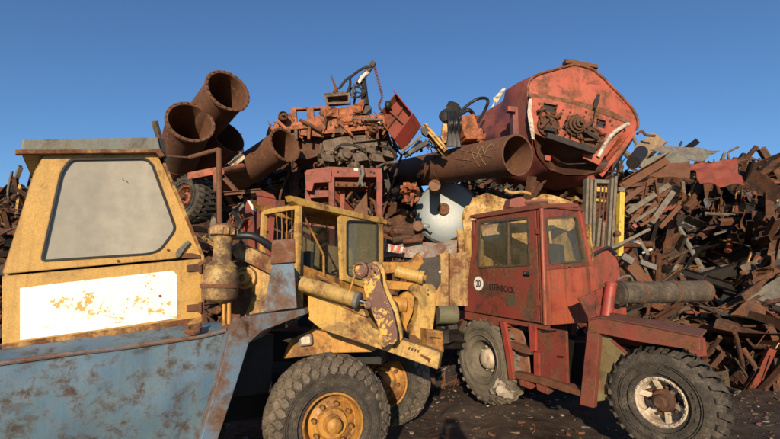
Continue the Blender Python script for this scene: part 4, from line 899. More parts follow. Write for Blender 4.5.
for x, y in ((557, 105), (586, 112), (597, 116), (610, 121), (620, 127), (539, 104), (539, 118), (560, 118), (588, 126), (612, 138)): obj('rivet', MB().lathe([(.028, 0), (.028, .02), (0, .022)], TP_(x, y, .172), TN, 6), DRUST, tank)
obj('painted_hole_dark', MB().prism(TP_.poly([(542, 102), (559, 105), (558, 114), (541, 111)], .11), TP_.i*.03), OIL, tank)  # black plates behind both cutouts stand in for the shade inside them
obj('painted_hole_dark', MB().prism(TP_.poly([(595, 117), (608, 120.5), (607, 130), (594.5, 127)], .11), TP_.i*.03), OIL, tank)
# dark brown belly below the machinery, stepped back into the end wall
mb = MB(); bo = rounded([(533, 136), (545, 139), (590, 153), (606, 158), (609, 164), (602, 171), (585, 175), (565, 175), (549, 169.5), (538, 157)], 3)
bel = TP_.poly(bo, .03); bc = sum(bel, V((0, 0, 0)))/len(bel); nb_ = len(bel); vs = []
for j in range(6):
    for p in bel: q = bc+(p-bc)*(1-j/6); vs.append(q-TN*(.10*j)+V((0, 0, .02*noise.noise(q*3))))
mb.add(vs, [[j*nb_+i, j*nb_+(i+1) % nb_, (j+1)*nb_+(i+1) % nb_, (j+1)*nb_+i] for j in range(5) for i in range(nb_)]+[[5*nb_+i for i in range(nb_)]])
obj('dark_belly', mb, rusty('dark_belly_rust', (.05, .018, .014), (.03, .014, .012), rust=.3, scale=4), tank, smooth=40)
mb = MB()
for i in range(46):
    x = ft0.uniform(540, 604); y = 127+(x-572)*.3+ft0.uniform(-9, 8); p = TP_(x, y, ft0.uniform(.17, .3)); q = V((ft0.uniform(-1, 1), -.2, ft0.uniform(-1, 1))).normalized(); s_ = ft0.uniform(.02, .07)
    mb.beam(p-q*s_*2, p+q*s_*2, s_, s_) if i % 2 else mb.tube(p-q*s_*1.5, p+q*s_*1.5, s_*.6, None, 8)
obj('drive_fittings', mb, DRUST, tank, kind='stuff')
mb = MB(); mb.beam(TP_(633, 133, .0), TP_(600, 176, -.1), .10, .08, TN); obj('bent_strut', mb, TANKR, tank, bevel=.01)
tp('hanging_tongue', [(588, 176), (594, 175), (596, 180), (592, 189), (586.5, 192), (586, 184)], .03, REDF, d=.3)
tp('side_stub', [(513, 107), (518, 107), (519, 135), (513, 135)], .2, TANKS, d=.1)
tp('stub_head', [(508, 106), (516, 106.5), (516, 112), (508, 111)], .15, TANKR, d=.2)
mb = MB(); mb.prism([at(493, 99, 12.0), at(502, 89, 12.2), at(506, 88, 12.2), at(497, 103, 12.0)], V((0, .03, -.02))); mb.prism([at(486, 130, 11.5), at(489, 112, 11.8), at(495, 100, 12), at(493, 112, 11.8), at(489, 130, 11.5)], V((0, .03, 0))); obj('torn_white_sheet', mb, WPAINT, tank)
mb = MB(); mb.box(TP_(583, 66, -.1)+V((0, .1, .05)), V((.35, .03, -.05)), V((0, .12, 0)), V((0, 0, .04))); mb.box(TP_(572, 65, -.1)+V((0, .1, .08)), V((.15, .03, -.0)), V((0, .1, 0)), V((0, 0, .05))); obj('top_rail', mb, BRUST, tank)

# ------------------------------------------------------------------ orange wreck on the summit
ow = thing('orange_wreck', 'orange burnt-out loader wreck lying on top of the heap', 'wreck', at(335, 150, 9.6))
OP = plane_px(335, 9.5, (1, .05))
def op(name, pts, th, mat, d=0, bevel=.008, rnd_=0, holes=(), par=None, pl=None, **kw):
    pl = pl or OP; mb = MB(); P = rounded(pts, rnd_) if rnd_ else pts
    mb.prism(pl.poly(P, d), pl.i*th, [pl.poly(q, d) for q in holes]); return obj(name, mb, mat, par or ow, bevel=bevel, **kw)
op('window_frame', [(290.5, 108), (324, 106), (324, 124), (311, 128), (291, 130)], .12, ORG, d=-.05, holes=[[(296, 109.5), (306.5, 109), (307, 121), (297, 122)], [(313.5, 109), (320.5, 108.5), (320, 115), (314, 117)]])
op('front_housing', [(268, 128), (274, 126), (280, 117), (290, 113), (293, 121), (300, 124), (304, 133), (290, 137), (275, 132)], .3, ORG, d=.1)
op('hood', [(321, 113), (326, 104.5), (332, 107.5), (340, 108), (352, 105.5), (359, 102), (363, 95), (364.5, 104), (362, 111), (357, 116), (352, 126), (340, 131), (325, 133), (318, 128)], .5, ORG, d=.05)
op('rear_beam', [(354, 116), (372, 115), (384, 115), (385, 125), (366, 128), (350, 130)], .35, ORG, d=.1)
op('beam_plate', [(376, 119), (380, 119), (380, 123), (376, 123)], .02, WPAINT, d=.112, bevel=0)
op('side_sheet', [(303, 121), (318, 117), (326, 127), (322, 137), (300, 135)], .04, ORG, d=.2)
op('torn_flap', [(340, 112), (346, 111), (348, 124), (350, 134), (344, 132), (341, 122)], .03, ORG, d=.16, label='orange sheet torn loose from the hood')
mb = MB(); ft = random.Random(5)
for i in range(150):
    x = ft.uniform(268, 386); y = ft.uniform(113, 137) if x > 322 else ft.uniform(121, 138); p = OP(x, y, ft.uniform(-.1, .22)); s = ft.uniform(.015, .085)
    q = V((ft.uniform(-1, 1), ft.uniform(-.4, .4), ft.uniform(-1, 1))).normalized(); mb.mi = ft.choices((0, 1, 2), (5, 3, 3))[0]
    if ft.random() < .5: mb.beam(p-q*s*1.6, p+q*s*1.6, s*.5, s*.4)
    else: mb.tube(p-q*s, p+q*s, s*.45, None, 8)
obj('engine_fittings', mb, [ORG, CAST, DRUST], ow, kind='stuff')
for i, (x, y, sx, sy, d_) in enumerate(((332, 112, 13, 9, .16), (345, 120, 16, 9, .2), (368, 121, 14, 7, .2), (357, 108, 8, 9, .14))):
    fn = lambda u, v: OP(x-sx/2+sx*u, y-sy/2+sy*v+1.0*noise.noise(V((u*2, v*2, i*7.0))), d_+.10*noise.noise(V((u*1.6, v*1.6, i*3.3)))+.02*noise.noise(V((u*6, v*6, i))))
    obj('torn_sheet', MB().grid(fn, 10, 8, OP.i*.012), ORG, ow, smooth=30)
for i, (p0, p1, r_) in enumerate((((272, 131), (318, 127), .05), ((300, 120), (322, 131), .035), ((318, 134), (384, 128), .06), ((296, 126), (296, 140), .04), ((310, 124), (309, 140), .035), ((326, 118), (322, 138), .04), ((338, 122), (352, 135), .03), ((352, 119), (383, 120), .03), ((364, 126), (370, 138), .035), ((376, 124), (378, 140), .035), ((277, 121), (290, 133), .04), ((285, 117), (279, 134), .03))):
    o_ = MB(); d0 = .18+.1*sin(i*2.1)
    o_.tube(OP(*p0, d0), OP(*p1, d0+.08), r_, None, 10) if i % 2 else o_.channel(OP(*p0, d0), OP(*p1, d0), r_*1.6, r_*2.2, .012, (0, -1, .2))
    obj('frame_member', o_, (ORG, DRUST, ORG, CAST)[i % 4], ow, smooth=35)
for x, y, rp in ((283, 119, 5), (372, 132, 4)):
    k = rp*9.4/450; obj('roller', MB().lathe([(k, 0), (k, .16), (k*.8, .18), (k*.75, .14), (k*.35, .14), (k*.3, .22), (0, .22)], OP(x, y, .2), V((.25, -.95, .1)), 18), (ORG, DRUST)[int(x) % 2], ow, smooth=35)
op('dark_underframe', [(270, 130), (300, 124), (350, 128), (386, 122), (390, 150), (330, 150), (290, 148)], .3, SHADEB, d=-.35)
# open cabin remains
mb = MB()
for a, b_ in (((325, 94.5), (349, 93)), ((325, 94.5), (328, 106)), ((349, 93), (349, 104)), ((328, 104), (349, 103))):
    mb.beam(OP(*a, .0), OP(*b_, .0), .06, .05); mb.beam(OP(*a, -.5), OP(*b_, -.5), .06, .05)
mb.prism(OP.poly([(324, 93.5), (349, 91.5), (350, 95), (326, 97)], .03), OP.i*.55); obj('cabin_frame', mb, CAST, ow, bevel=.006)
op('dash_panel', [(330, 98), (339, 97), (340, 103), (331, 104)], .05, WPAINT, d=-.2)
mb = MB(); mb.path([OP(356+6.2*cos(a), 92+5.4*sin(a), .12*cos(a)) for a in [i*pi/12 for i in range(24)]], .022, 6, True)
for a in (.3, 2.4, 4.5): mb.tube(OP(356, 92, 0), OP(356+6*cos(a), 92+5.2*sin(a), .1*cos(a)), .014, None, 6)
mb.tube(OP(356, 92, 0), OP(354, 104, -.2), .025); obj('steering_wheel', mb, BLACK, ow, smooth=40)
mb = MB(); mb.beam(OP(374, 62.5, 0), OP(358, 84, 0), .10, .12, OP.n); mb.beam(OP(371, 67, .05), OP(365, 66.5, .05), .05, .07, OP.n); mb.path(bez([OP(372, 66, .06), OP(362, 69, .06), OP(352, 76, .06), OP(346, 80, .04), OP(339, 89, 0)]), .032, 8); obj('boom', mb, OIL, ow, smooth=40)
op('boom_fairing', [(357, 82), (360, 76), (367, 69.5), (369, 73), (362, 80), (360, 84)], .06, WPAINT, d=.06, rnd_=1)
mb = MB(); mb.path(bez([OP(350, 79, .02), OP(350, 86, .02), OP(347, 93, .02)]), .03, 8); mb.tube(OP(363.5, 80, -.05), OP(366, 105, -.05), .06, .07, 8); mb.beam(OP(354, 84, 0), OP(352, 98, 0), .05, .05); mb.path(bez([OP(358, 85, .1), OP(364, 86, .1), OP(365, 92, .1), OP(361, 98, .1)]), .02, 6); obj('control_column', mb, OIL, ow, smooth=40)
op('rear_seat', [(360, 113), (363, 106), (369, 104), (372, 108), (366, 114)], .3, OIL, d=-.05, rnd_=1)
mb = MB(); mb.tube(OP(331, 75.5, 0), OP(337.5, 92, 0), .022, .03, 6); mb.tube(OP(337, 88, .02), OP(334, 93, .02), .04, None, 6); obj('exhaust_rod', mb, BRUST, ow, smooth=40)
mb = MB(); pts = bez([OP(374, 66, .02), OP(377, 76, .02), OP(380, 88, .05), OP(382, 97, .05), OP(379, 106, .08), OP(383, 112, .1)], 7)
for i, (a, b_) in enumerate(zip(pts, pts[1:])):
    m_ = (a+b_)/2; dd = (b_-a); sd_ = V((1, 0, 0)) if i % 2 else V((0, 1, 0)); mb.path([m_+dd*.62*cos(t)+sd_*.03*sin(t) for t in [k*pi/5 for k in range(10)]], .010, 5, True)
obj('chain', mb, BRUST, ow, smooth=40)
mb = MB(); mb.ball(OP(388, 105, -.1), .08, sq=(1, 1, 1.25)); obj('lamp_ball', mb, OIL, ow, smooth=60)
mb = MB(); fm = random.Random(31)
for i in range(130):
    x = fm.uniform(296, 366); y = fm.uniform(136, 166); scrap_piece(mb, at(x, y, 9.9+fm.uniform(-.2, .4)), fm.uniform(.2, .45), fm)
for i in range(70): scrap_piece(mb, at(fm.uniform(376, 448), fm.uniform(141, 153), 9.75+fm.uniform(-.15, .3)), fm.uniform(.12, .26), fm)
obj('tangled_linkage', mb, HEAPM, ow, kind='stuff')
# ------------------------------------------------------------------ gearboxes under it
gb = thing('gearbox_stack', 'oily brown gearboxes and axle castings under the orange wreck', 'gearbox', at(350, 168, 9.4))
GPn = plane_px(350, 9.35, (1, .1))
op('axle_housing', [(322, 141), (340, 137), (362, 135), (378, 136), (379, 146), (352, 150), (325, 152)], .6, CAST, d=-.1, par=gb, pl=GPn, rnd_=3)
op('cover_plate', [(352, 139), (377, 136.5), (377, 140), (353, 142.5)], .1, CAST, d=-.03, par=gb, pl=GPn)
for i, (x, y, rp) in enumerate(((329, 160, 8), (343, 157, 9), (361, 159, 9), (378, 160, 8), (352, 166, 6), (371, 153, 7), (388, 156, 7))):
    k = rp*9.3/450; mb = MB(); rock(mb, GPn(x, y, .1), k*1.15, .3, k*.8, i*3.1, 14, 9, .45)
    if i in (1, 4): mb.lathe([(k*.7, 0), (k*.7, .12), (k*.55, .14), (k*.55, .2), (k*.25, .22), (0, .22)], GPn(x, y, .3), GPn.n+V((.6*sin(i*2), 0, .3*cos(i))), 14)
    else: mb.box(GPn(x, y, .28), V((k*.7, .05, k*.2*sin(i))), V((0, .16, 0)), V((-k*.15, 0, k*.45)))
    obj('gear_case', mb, CAST, gb, smooth=35)
mb = MB()
for i in range(34):
    x = ft.uniform(318, 392); y = ft.uniform(147, 168); p = GPn(x, y, ft.uniform(.15, .4)); q = rdir(.8); s = ft.uniform(.03, .09)
    mb.tube(p-q*s*1.5, p+q*s*1.5, s*.4, None, 8) if i % 2 else mb.box(p, q*s, q.cross(V((0, 0, 1)))*s*.6, V((0, 0, s*.5)))
obj('casting_lugs', mb, CAST, gb, kind='stuff')
mb = MB(); mb.path(bez([GPn(335, 150, .42), GPn(342, 145, .45), GPn(356, 146, .45), GPn(366, 152, .45)]), .03, 8); mb.path(bez([GPn(380, 146, .4), GPn(392, 150, .45), GPn(396, 160, .4)]), .03, 8); obj('oil_hose', mb, OIL, gb, smooth=40)
op('long_casting', [(292, 141), (326, 137), (332, 152), (304, 160), (292, 156)], .5, DRUST, d=-.3, par=gb, pl=GPn)
op('engine_block', [(290, 128), (330, 128), (386, 124), (388, 146), (330, 150), (294, 146)], .4, DRUST, d=-.45, par=gb, pl=GPn)
# ------------------------------------------------------------------ red tipper tray
rt = thing('red_tray', 'bright red tipped-up tray box standing on one corner', 'tray', at(402, 150, 9.8))
c1, c2, c3, c4 = at(398.5, 97.5, 9.9), at(421, 125.5, 9.3), at(402.5, 151, 9.3), at(380, 121, 9.9)
nn = (c2-c1).cross(c4-c1).normalized(); nn = nn if nn.y < 0 else -nn
mb = MB(); mb.grid(lambda u, v: c1.lerp(c2, u).lerp(c4.lerp(c3, u), v)+nn*.02*noise.noise(V((u*4, v*4, 2))), 8, 8, -nn*.03); obj('tray_floor', mb, REDO, rt, smooth=40)
for a, b_, hh, mt in ((c1, c2, .28, REDF), (c2, c3, .42, REDF), (c3, c4, .34, REDO), (c4, c1, .16, REDO)): obj('tray_side', MB().prism([a-nn*.03, b_-nn*.03, b_+nn*hh, a+nn*hh], (c1+c2+c3+c4-2*a-2*b_).normalized()*.025), mt, rt, bevel=.004)
for t in (.33, .66): obj('floor_rib', MB().beam(c1.lerp(c2, t)+nn*.04, c4.lerp(c3, t)+nn*.04, .05, .04, nn), REDO, rt, bevel=.004)
obj('cross_rib', MB().beam(c1.lerp(c4, .55)+nn*.07, c2.lerp(c3, .35)+nn*.07, .035, .03, nn), REDO, rt)
obj('side_trim', MB().beam(at(400, 153, 9.2), at(421, 136, 9.2), .045, .05), GREYM, rt)
obj('under_frame', MB().beam(at(404, 156, 9.4), at(428, 142, 9.3), .08, .1), OIL, rt)
obj('back_panel', MB().prism([at(378, 121, 9.95), at(384, 119, 9.95), at(392, 143, 9.85), at(390, 150, 9.85), at(377, 145, 9.95)], V((0, .04, 0))), REDO, rt)
# ------------------------------------------------------------------ yellow beam and hydraulic motor with hoses
yb = thing('yellow_beam', 'short yellow steel beam leaning between the red tray and the hose bundle', 'beam', at(434, 150, 9.6))
a, b_ = at(424, 127, 9.6), at(446, 153, 9.4); obj('beam', MB().channel(a, b_, .12, .20, .02, (0, -1, .2)), YELW, yb, bevel=.006); obj('beam_web', MB().beam(a-V((0, .05, 0)), b_-V((0, .05, 0)), .02, .19, (0, -1, .2)), YELW, yb)
obj('end_bracket', MB().prism([at(x, y, 9.45) for x, y in ((421, 128), (427, 126), (430, 133), (426, 136), (422, 133))], V((0, .1, 0))), OIL, yb)
obj('grey_strut', MB().beam(at(408, 154, 9.3), at(420, 141, 9.4), .05, .07), GREYM, yb)
hm = thing('hydraulic_motor', 'orange hydraulic motor draped in black looping hoses', 'motor', at(463, 148, 9.7))
mb = MB(); mb.box(at(466, 128, 9.6), (.18, .05, .06), (-.05, .2, 0), (-.06, 0, .22)); mb.box(at(471, 137, 9.6), (.2, .05, .02), (-.05, .2, 0), (0, 0, .12)); obj('motor_block', mb, ORG, hm, bevel=.02)
mb = MB(); rock(mb, at(453, 113, 9.8), .2, .2, .26, 8); mb.lathe([(.16, 0), (.16, .1), (.1, .14), (0, .14)], at(447, 117, 9.7), (-.5, -.8, .2), 16); obj('pump_body', mb, BLACK, hm, smooth=40)
mb = MB(); mb.prism([at(x, y, 9.7) for x, y in ((441, 137), (443, 122), (449, 121), (450, 142), (443, 143))], V((0, .2, 0))); obj('mount_plate', mb, YELW, hm, bevel=.006)
for hpts, rr0 in (([(460, 112), (468, 105), (477, 99.3), (485, 98.2), (488, 102), (484, 112), (477.5, 123)], .035), ([(461, 114), (468, 110), (473, 114), (474, 123), (471, 131)], .045), ([(484, 121), (481, 127), (484, 133)], .03)):
    obj('hose', MB().path(bez([at(x, y, 9.55+.1*sin(x)) for x, y in hpts]), rr0, 8), HOSE, hm, smooth=40)
for i in range(9): obj('hose', MB().path(bez([at(448+i*1.4, 111+(i % 3), 9.55), at(449+i*1.5, 122, 9.42-.05*(i % 3)), at(449+i*1.2, 134, 9.45), at(447+i*1.6, 147, 9.5)]), .032, 6), HOSE, hm, smooth=40)
for i in range(12): p = at(ft.uniform(464, 486), ft.uniform(125, 146), 9.5); q = rdir(); obj('hose_fitting', MB().tube(p-q*.08, p+q*.08, .035, None, 8), ORG, hm)

# ------------------------------------------------------------------ red steel frame below the wreck
rf = thing('steel_rack', 'red oxide steel rack standing under the gearbox castings', 'rack', at(345, 262, 7.9))
RF = plane_px(345, 7.8, (1, .06))
def fpart(name, pl, par, pts, th, mat, d=0, bevel=.006, rnd_=0, holes=(), **kw):
    mb = MB(); P = rounded(pts, rnd_) if rnd_ else pts
    mb.prism(pl.poly(P, d), pl.i*th, [pl.poly(q, d) for q in holes]); return obj(name, mb, mat, par, bevel=bevel, **kw)
fpart('top_beam', RF, rf, [(306, 170), (330, 166.5), (382, 168.5), (382.5, 177), (330, 177), (307, 178)], .5, REDO)
fpart('end_block', RF, rf, [(304.5, 172), (331, 168.5), (331.5, 182), (314, 183), (312, 191), (306, 190)], .4, REDO, d=.06)
fpart('left_leg', RF, rf, [(328.5, 176), (334.5, 176), (335, 262), (329, 262)], .14, REDO, d=.04)
fpart('right_leg', RF, rf, [(376.5, 174), (382.5, 174), (382, 262), (376.5, 262)], .14, REDO, d=.04)
fpart('outer_leg', RF, rf, [(305, 188), (311, 189), (311, 262), (305, 262)], .14, REDO, d=-.2)
fpart('shelf', RF, rf, [(334, 181.5), (366, 182.5), (366, 187), (334, 186.5)], .4, BRUST, d=-.02)
fpart('shelf', RF, rf, [(310, 190), (330, 190), (330, 197), (310, 198)], .5, REDO, d=-.1)
fpart('rust_plate', RF, rf, [(353, 211), (367, 192), (368, 215), (356, 216)], .04, BRUST, d=-.15)
fpart('white_tag', RF, rf, [(354, 168.5), (360, 168.8), (360, 170.6), (354, 170.4)], .01, ENAM, d=.012, bevel=0)
mb = MB(); mb.path(bez([RF(362, 166, .1), RF(363, 174, .12), RF(361, 180, .1), RF(363, 186, .06)]), .03, 8); mb.path(bez([RF(359, 168, .08), RF(360, 178, .1), RF(358, 185, .06)]), .02, 6); obj('hanging_hose', mb, GREYM, rf, smooth=40)
mb = MB()
for x, y in ((338, 172), (371, 172), (374, 173), (338, 184), (346, 184.5), (354, 184.5)): mb.tube(RF(x, y, .012), RF(x, y, -.01), .022, None, 8)
obj('bolt_hole', mb, OIL, rf)
fpart('back_brace', RF, rf, [(340, 186), (345, 186), (344, 262), (339, 262)], .12, REDO, d=-.3)
# ------------------------------------------------------------------ red steel container side
rc = thing('red_container', 'small red slotted steel container beside the yellow loader cab', 'container', at(262, 262, 6.9))
CP = plane_px(262, 6.8, (.85, .5))
fpart('slotted_panel', CP, rc, [(257.5, 194), (273, 198), (276, 199), (272, 262), (256, 262), (256.5, 235)], .06, REDO, holes=[[(259.5, 211.5), (270, 216), (270, 218.5), (259.5, 214)], [(259, 227), (269, 231.5), (269, 234), (259, 229.5)]])
fpart('left_panel', CP, rc, [(243.5, 214), (247, 201), (256.5, 204), (255.5, 262), (250, 262), (247.5, 226)], .05, REDO, d=-.1)
fpart('white_mark', CP, rc, [(247, 200), (250, 201), (254, 207), (256, 208), (256, 212), (252, 209)], .012, ENAM, d=-.088, bevel=0)
fpart('top_lip', CP, rc, [(256, 192), (262, 190), (274, 195), (276, 199), (257, 195.5)], .3, REDO, d=.02)
fpart('bottom_rail', CP, rc, [(240, 236), (280, 250), (280, 262), (240, 262)], .3, DRUST, d=-.15)
fpart('container_back', CP, rc, [(244, 200), (285, 200), (285, 262), (244, 262)], .05, DRUST, d=-.5)
# ------------------------------------------------------------------ loose wheel behind the yellow cab
lw = thing('loose_wheel', 'loose black tyre with red rim wedged behind the yellow cab', 'wheel', at(192, 225, 6.4))
wheel(lw, at(184, 197, 6.3), V((-.45, -.86, .05)), .36, .30, .17, (RUBD, rusty('orange_rim', (.42, .11, .055), rust=.35, scale=8), DRUST), 'bar', 'dish', 9)
# ------------------------------------------------------------------ brown handrail post and orange axle bars
hr = thing('handrail_post', 'rusty brown pipe post with a bent top rail behind the air filter', 'post', at(219, 240, 5.6))
mb = MB(); mb.path([at(220, 245, 5.6), at(219.5, 200, 5.6), at(219, 149, 5.6)], .035, 12); obj('post', mb, BRUST, hr, smooth=40)
mb = MB(); mb.path([at(219, 149.5, 5.6), at(206, 153, 5.7), at(190, 157.5, 5.8)], .03, 12); obj('top_rail', mb, BRUST, hr, smooth=40); obj('thin_rod', MB().path([at(190, 157.5, 5.8), at(163, 156, 6.0)], .012, 8), DRUST, hr, smooth=40)
ob = thing('orange_axle', 'faded orange axle bar lying behind the handrail post', 'axle', at(215, 190, 6.0))
obj('axle_beam', MB().channel(at(190, 177, 6.1), at(218, 171.5, 6.0), .10, .11, .02, (0, -1, 0)), rusty('axle_orange', (.40, .12, .065), rust=.35, scale=6), ob, bevel=.006)
obj('axle_beam_core', MB().beam(at(190, 177, 6.12), at(218, 171.5, 6.02), .06, .10, (0, -1, 0)), REDO, ob)
mb = MB(); mb.tube(at(221, 172, 6.3), at(242, 167, 6.9), .05, .06, 14); obj('track_rod', mb, ORG, ob, smooth=40)
obj('drop_link', MB().beam(at(215.5, 170, 5.9), at(217, 192, 5.9), .07, .06, (0, -1, 0)), ORG, ob, bevel=.006)
fpart('steering_arm', plane_px(205, 5.5, (1, .1)), ob, [(187, 225), (200, 226), (205, 228), (205, 232), (188, 231)], .12, ORG)
fpart('steering_arm', plane_px(205, 5.5, (1, .1)), ob, [(192, 238), (206, 243), (208, 247), (205, 250), (196, 248)], .12, ORG)
# thin odds and ends in the dark gap
od = random.Random(21)
for i, (p0, p1, Y, w_, mt, lab) in enumerate([((225, 193), (262, 190), 7.3, .05, BRUST, 'thin rusty rail crossing above the red container'), ((226, 177), (244, 197), 7.4, .07, DRUST, 'dark steel strut sloping down behind the handrail post'), ((231, 165), (244, 155), 8.4, .09, WPAINT, 'short pale strut catching sun under the shadowed pipe'), ((206, 212), (238, 205), 7.0, .05, BRUST, 'bent rusty rod beside the loose tyre'), ((232, 215), (243, 203), 6.6, .06, GREYM, 'short grey bar in front of the red container'), ((243, 228), (250, 218), 6.5, .08, REDF, 'small bright red bracket left of the red container')]):
    obj('steel_strut', MB().angle(at(*p0, Y), at(*p1, Y-.1), w_, .012, (0, -1, .3)), mt, label=lab, cat='scrap metal', loc=at(*p0, Y), group='loose struts in the dark gap')
# ------------------------------------------------------------------ white round tank
wt = thing('white_tank', 'white enamelled round tank end with a rusty central flange', 'tank', at(446, 245, 11.5))
WN = V((-.10, -.98, .06)).normalized(); wc = at(447, 212, 11.1); k = 11.1/450; rW = 33*k
mb = MB(); mb.lathe([(rW, -1.6), (rW, -.12), (rW*.985, -.06), (rW*.93, -.01), (rW*.75, .035), (rW*.45, .06), (rW*.2, .07), (0, .072)], wc, WN, 56); obj('tank_shell', mb, WHITE, wt, smooth=50)
mb = MB(); mb.lathe([(6*k, 0), (6.2*k, .03), (5.4*k, .04), (3.6*k, .04), (3.4*k, .02), (2.2*k, .02), (2.0*k, .05), (0, .052)], at(443.5, 209, 11.0), WN, 20); fl = obj('flange', mb, BRUST, wt, smooth=35)
obj('weld_seam', MB().lathe([(rW*.925, -.03), (rW*.945, -.002), (rW*.955, -.004), (rW*.95, -.03)], wc, WN, 56, True), BRUST, wt, smooth=60)
for i in range(8): a = 2*pi*i/8; obj('bolt', MB().lathe([(.014, 0), (.014, .02), (0, .02)], at(443.5+4.5*cos(a), 209+4.5*sin(a), 11.0)+WN*.038, WN, 6), DRUST, fl)
mb = MB(); mb.ball(at(425, 226, 10.95), .08, sq=(1.6, .6, .8)); mb.beam(at(424, 225, 10.95), at(431, 232, 11), .07, .08); obj('bracket_lug', mb, WHITE, wt, smooth=40)
# round brown stubs (cut bar ends pointing at the viewer)
for (x, y, Y, r, tl, lab) in ((434.5, 185.5, 9.8, 6.3, 1.4, 'round cut end of a rusty bar above the white tank'), (418, 226, 9.6, 5.5, .9, 'round cut end of a rusty bar left of the white tank')):
    c = at(x, y, Y); k2 = Y/450; st = thing('round_bar', lab, 'bar', c+V((0, tl/2, 0)), 'cut round bars')
    mb = MB(); mb.tube(c, c+ray(x, y).normalized()*tl+V((0, 0, -.08)), r*k2, None, 24); obj('bar', mb, BRUST, st, smooth=35, bevel=.006)
    obj('cut_end', MB().lathe([(r*k2*.93, 0), (r*k2*.93, .008), (r*k2*.5, .012), (0, .012)], c, V((-.02, -1, .02)), 24), BARK, st, smooth=35)
oc = MB(); 
for i in range(26): p = at(od.uniform(404, 416), od.uniform(186, 202), 9.6+od.uniform(-.1, .3)); q = V((od.uniform(-1, 1), od.uniform(-1, 1), od.uniform(-1, 1))).normalized(); oc.box(p, q*.09, q.cross(V((0, 0, 1)))*.05, V((0, 0, .035)))
obj('crumpled_bracket', oc, ORG, label='crumpled orange casting left of the white tank', cat='scrap metal', loc=at(411, 195, 9.6))
# ------------------------------------------------------------------ weathered beam, striped board and yellow tank box in the middle
mbm = thing('weathered_beam', 'grey beam with red paint traces behind the loader front', 'beam', at(420, 262, 6.6))
WB = plane_px(420, 6.5, (1, .05))
def wbf(u, v):
    x = 383+74*u; y = (241+2*sin(u*3))*(1-v)+(257+4*u)*v; p = WB(x, y); return p+V((0, .05*noise.noise(p*3), .03*noise.noise(p*5+V((3, 0, 0)))))
obj('beam_face', MB().grid(wbf, 30, 8, V((0, .35, 0))), rusty('grey_beam_paint', (.17, .15, .125), (.24, .20, .16), rust=.42, scale=5, cols=((.07, .035, .025), (.18, .06, .04), (.36, .06, .04)), dirt=.5), mbm, smooth=40)
mb = MB()
for i in range(14): p = WB(od.uniform(386, 418), od.uniform(231, 241), od.uniform(-.2, .1)); q = V((od.uniform(-1, 1), od.uniform(-.4, .4), od.uniform(-.3, .3))).normalized(); mb.tube(p-q*.14, p+q*.14, od.uniform(.02, .06), None, 10)
obj('cast_pieces', mb, HRUST, mbm, smooth=35, kind='stuff')
sb = thing('striped_board', 'small red and white striped warning board beside the loader cab', 'warning board', at(394, 256, 6.3))
SB = plane_px(394, 6.25, (1, .1))
fpart('board', SB, sb, [(384, 243), (404, 247), (402, 254), (384, 251)], .02, WPAINT)
for i in range(3): fpart('red_stripe', SB, sb, [(385+i*6.4, 243.4+i*1.2), (388.5+i*6.4, 244.1+i*1.2), (386+i*6.2, 251.3+i*1.0), (384+i*6.2 if i else 384.2, 250.9+i*1.0)], .003, STRIPE, d=.0032, bevel=0)
yt = thing('yellow_tank', 'rusty yellow sheet steel tank standing behind the loader front', 'tank', at(448, 312, 6.5))
YT = plane_px(448, 6.3, (1, .12))
for x0, x1 in ((440, 448.5), (450, 468)): fpart('side_sheet', YT, yt, [(x0, 254), (x1, 251), (x1, 306), (x0, 306)], .35, rusty('tank_yellow_%d' % x0, (.40, .24, .065), (.28, .16, .05), rust=.42, scale=5, dirt=.7, streak=.8))
fpart('seam', YT, yt, [(448, 253), (450.5, 253), (450.5, 306), (448, 306)], .3, BRUST, d=-.03)
fpart('stained_face', YT, yt, [(417, 259), (440.5, 256), (441, 282), (437, 290), (420, 287)], .3, plain('black_tar_stain', (.012, .011, .009), (.05, .038, .025), 6, .6, .3), d=.02)
fpart('lower_face', YT, yt, [(430, 282), (441, 282), (441, 306), (434, 306)], .3, YELD, d=.0)
mb = MB(); mb.lathe([(.022, 0), (.022, .01), (.01, .015), (0, .015)], YT(440, 272, .02), YT.n, 12); obj('white_chip', mb, WPAINT, yt)
gc = thing('grey_drum', 'grey green drum end lying below the yellow tank', 'drum', at(442, 330, 6.3))
mb = MB(); mb.lathe([(.10, 0), (.135, 0), (.135, .27), (.11, .29), (0, .29)], at(437, 314, 6.35), (1, .2, 0), 24); obj('drum', mb, rusty('drum_grey', (.14, .15, .09), rust=.3, scale=6, dirt=.6), gc, smooth=35); mb = MB(); rock(mb, at(447, 334, 6.6), .24, .22, .2, 6, amp=.4); mb.beam(at(447, 332, 6.6), at(447, 325, 8.8), .16, .12); obj('scrap_lump', mb, OIL, gc, smooth=30)
# ------------------------------------------------------------------ yellow wreck plate and red beam behind the tractor cab
yw = thing('yellow_wreck_panel', 'crumpled yellow machine panel behind the red tractor roof', 'wreck', at(500, 230, 8.1))
YW = plane_px(500, 7.9, (1, .1))
def ywf(pts):
    def fn(u, v):
        n = len(pts[0])-1; i = min(n-1, int(u*n)); f = u*n-i
        a = (pts[0][i][0]*(1-f)+pts[0][i+1][0]*f, pts[0][i][1]*(1-f)+pts[0][i+1][1]*f); b_ = (pts[1][i][0]*(1-f)+pts[1][i+1][0]*f, pts[1][i][1]*(1-f)+pts[1][i+1][1]*f)
        p = YW(a[0]*(1-v)+b_[0]*v, a[1]*(1-v)+b_[1]*v); return p+V((0, .14*noise.noise(p*3.2), .03*noise.noise(p*7)))
    return fn
obj('upper_panel', MB().grid(ywf(([(470, 206), (473, 197), (486, 194), (498, 194.5), (512, 201)], [(468, 222), (478, 226), (488, 220), (500, 218), (512, 214)])), 24, 8, V((0, .05, 0))), YELW, yw, smooth=35)
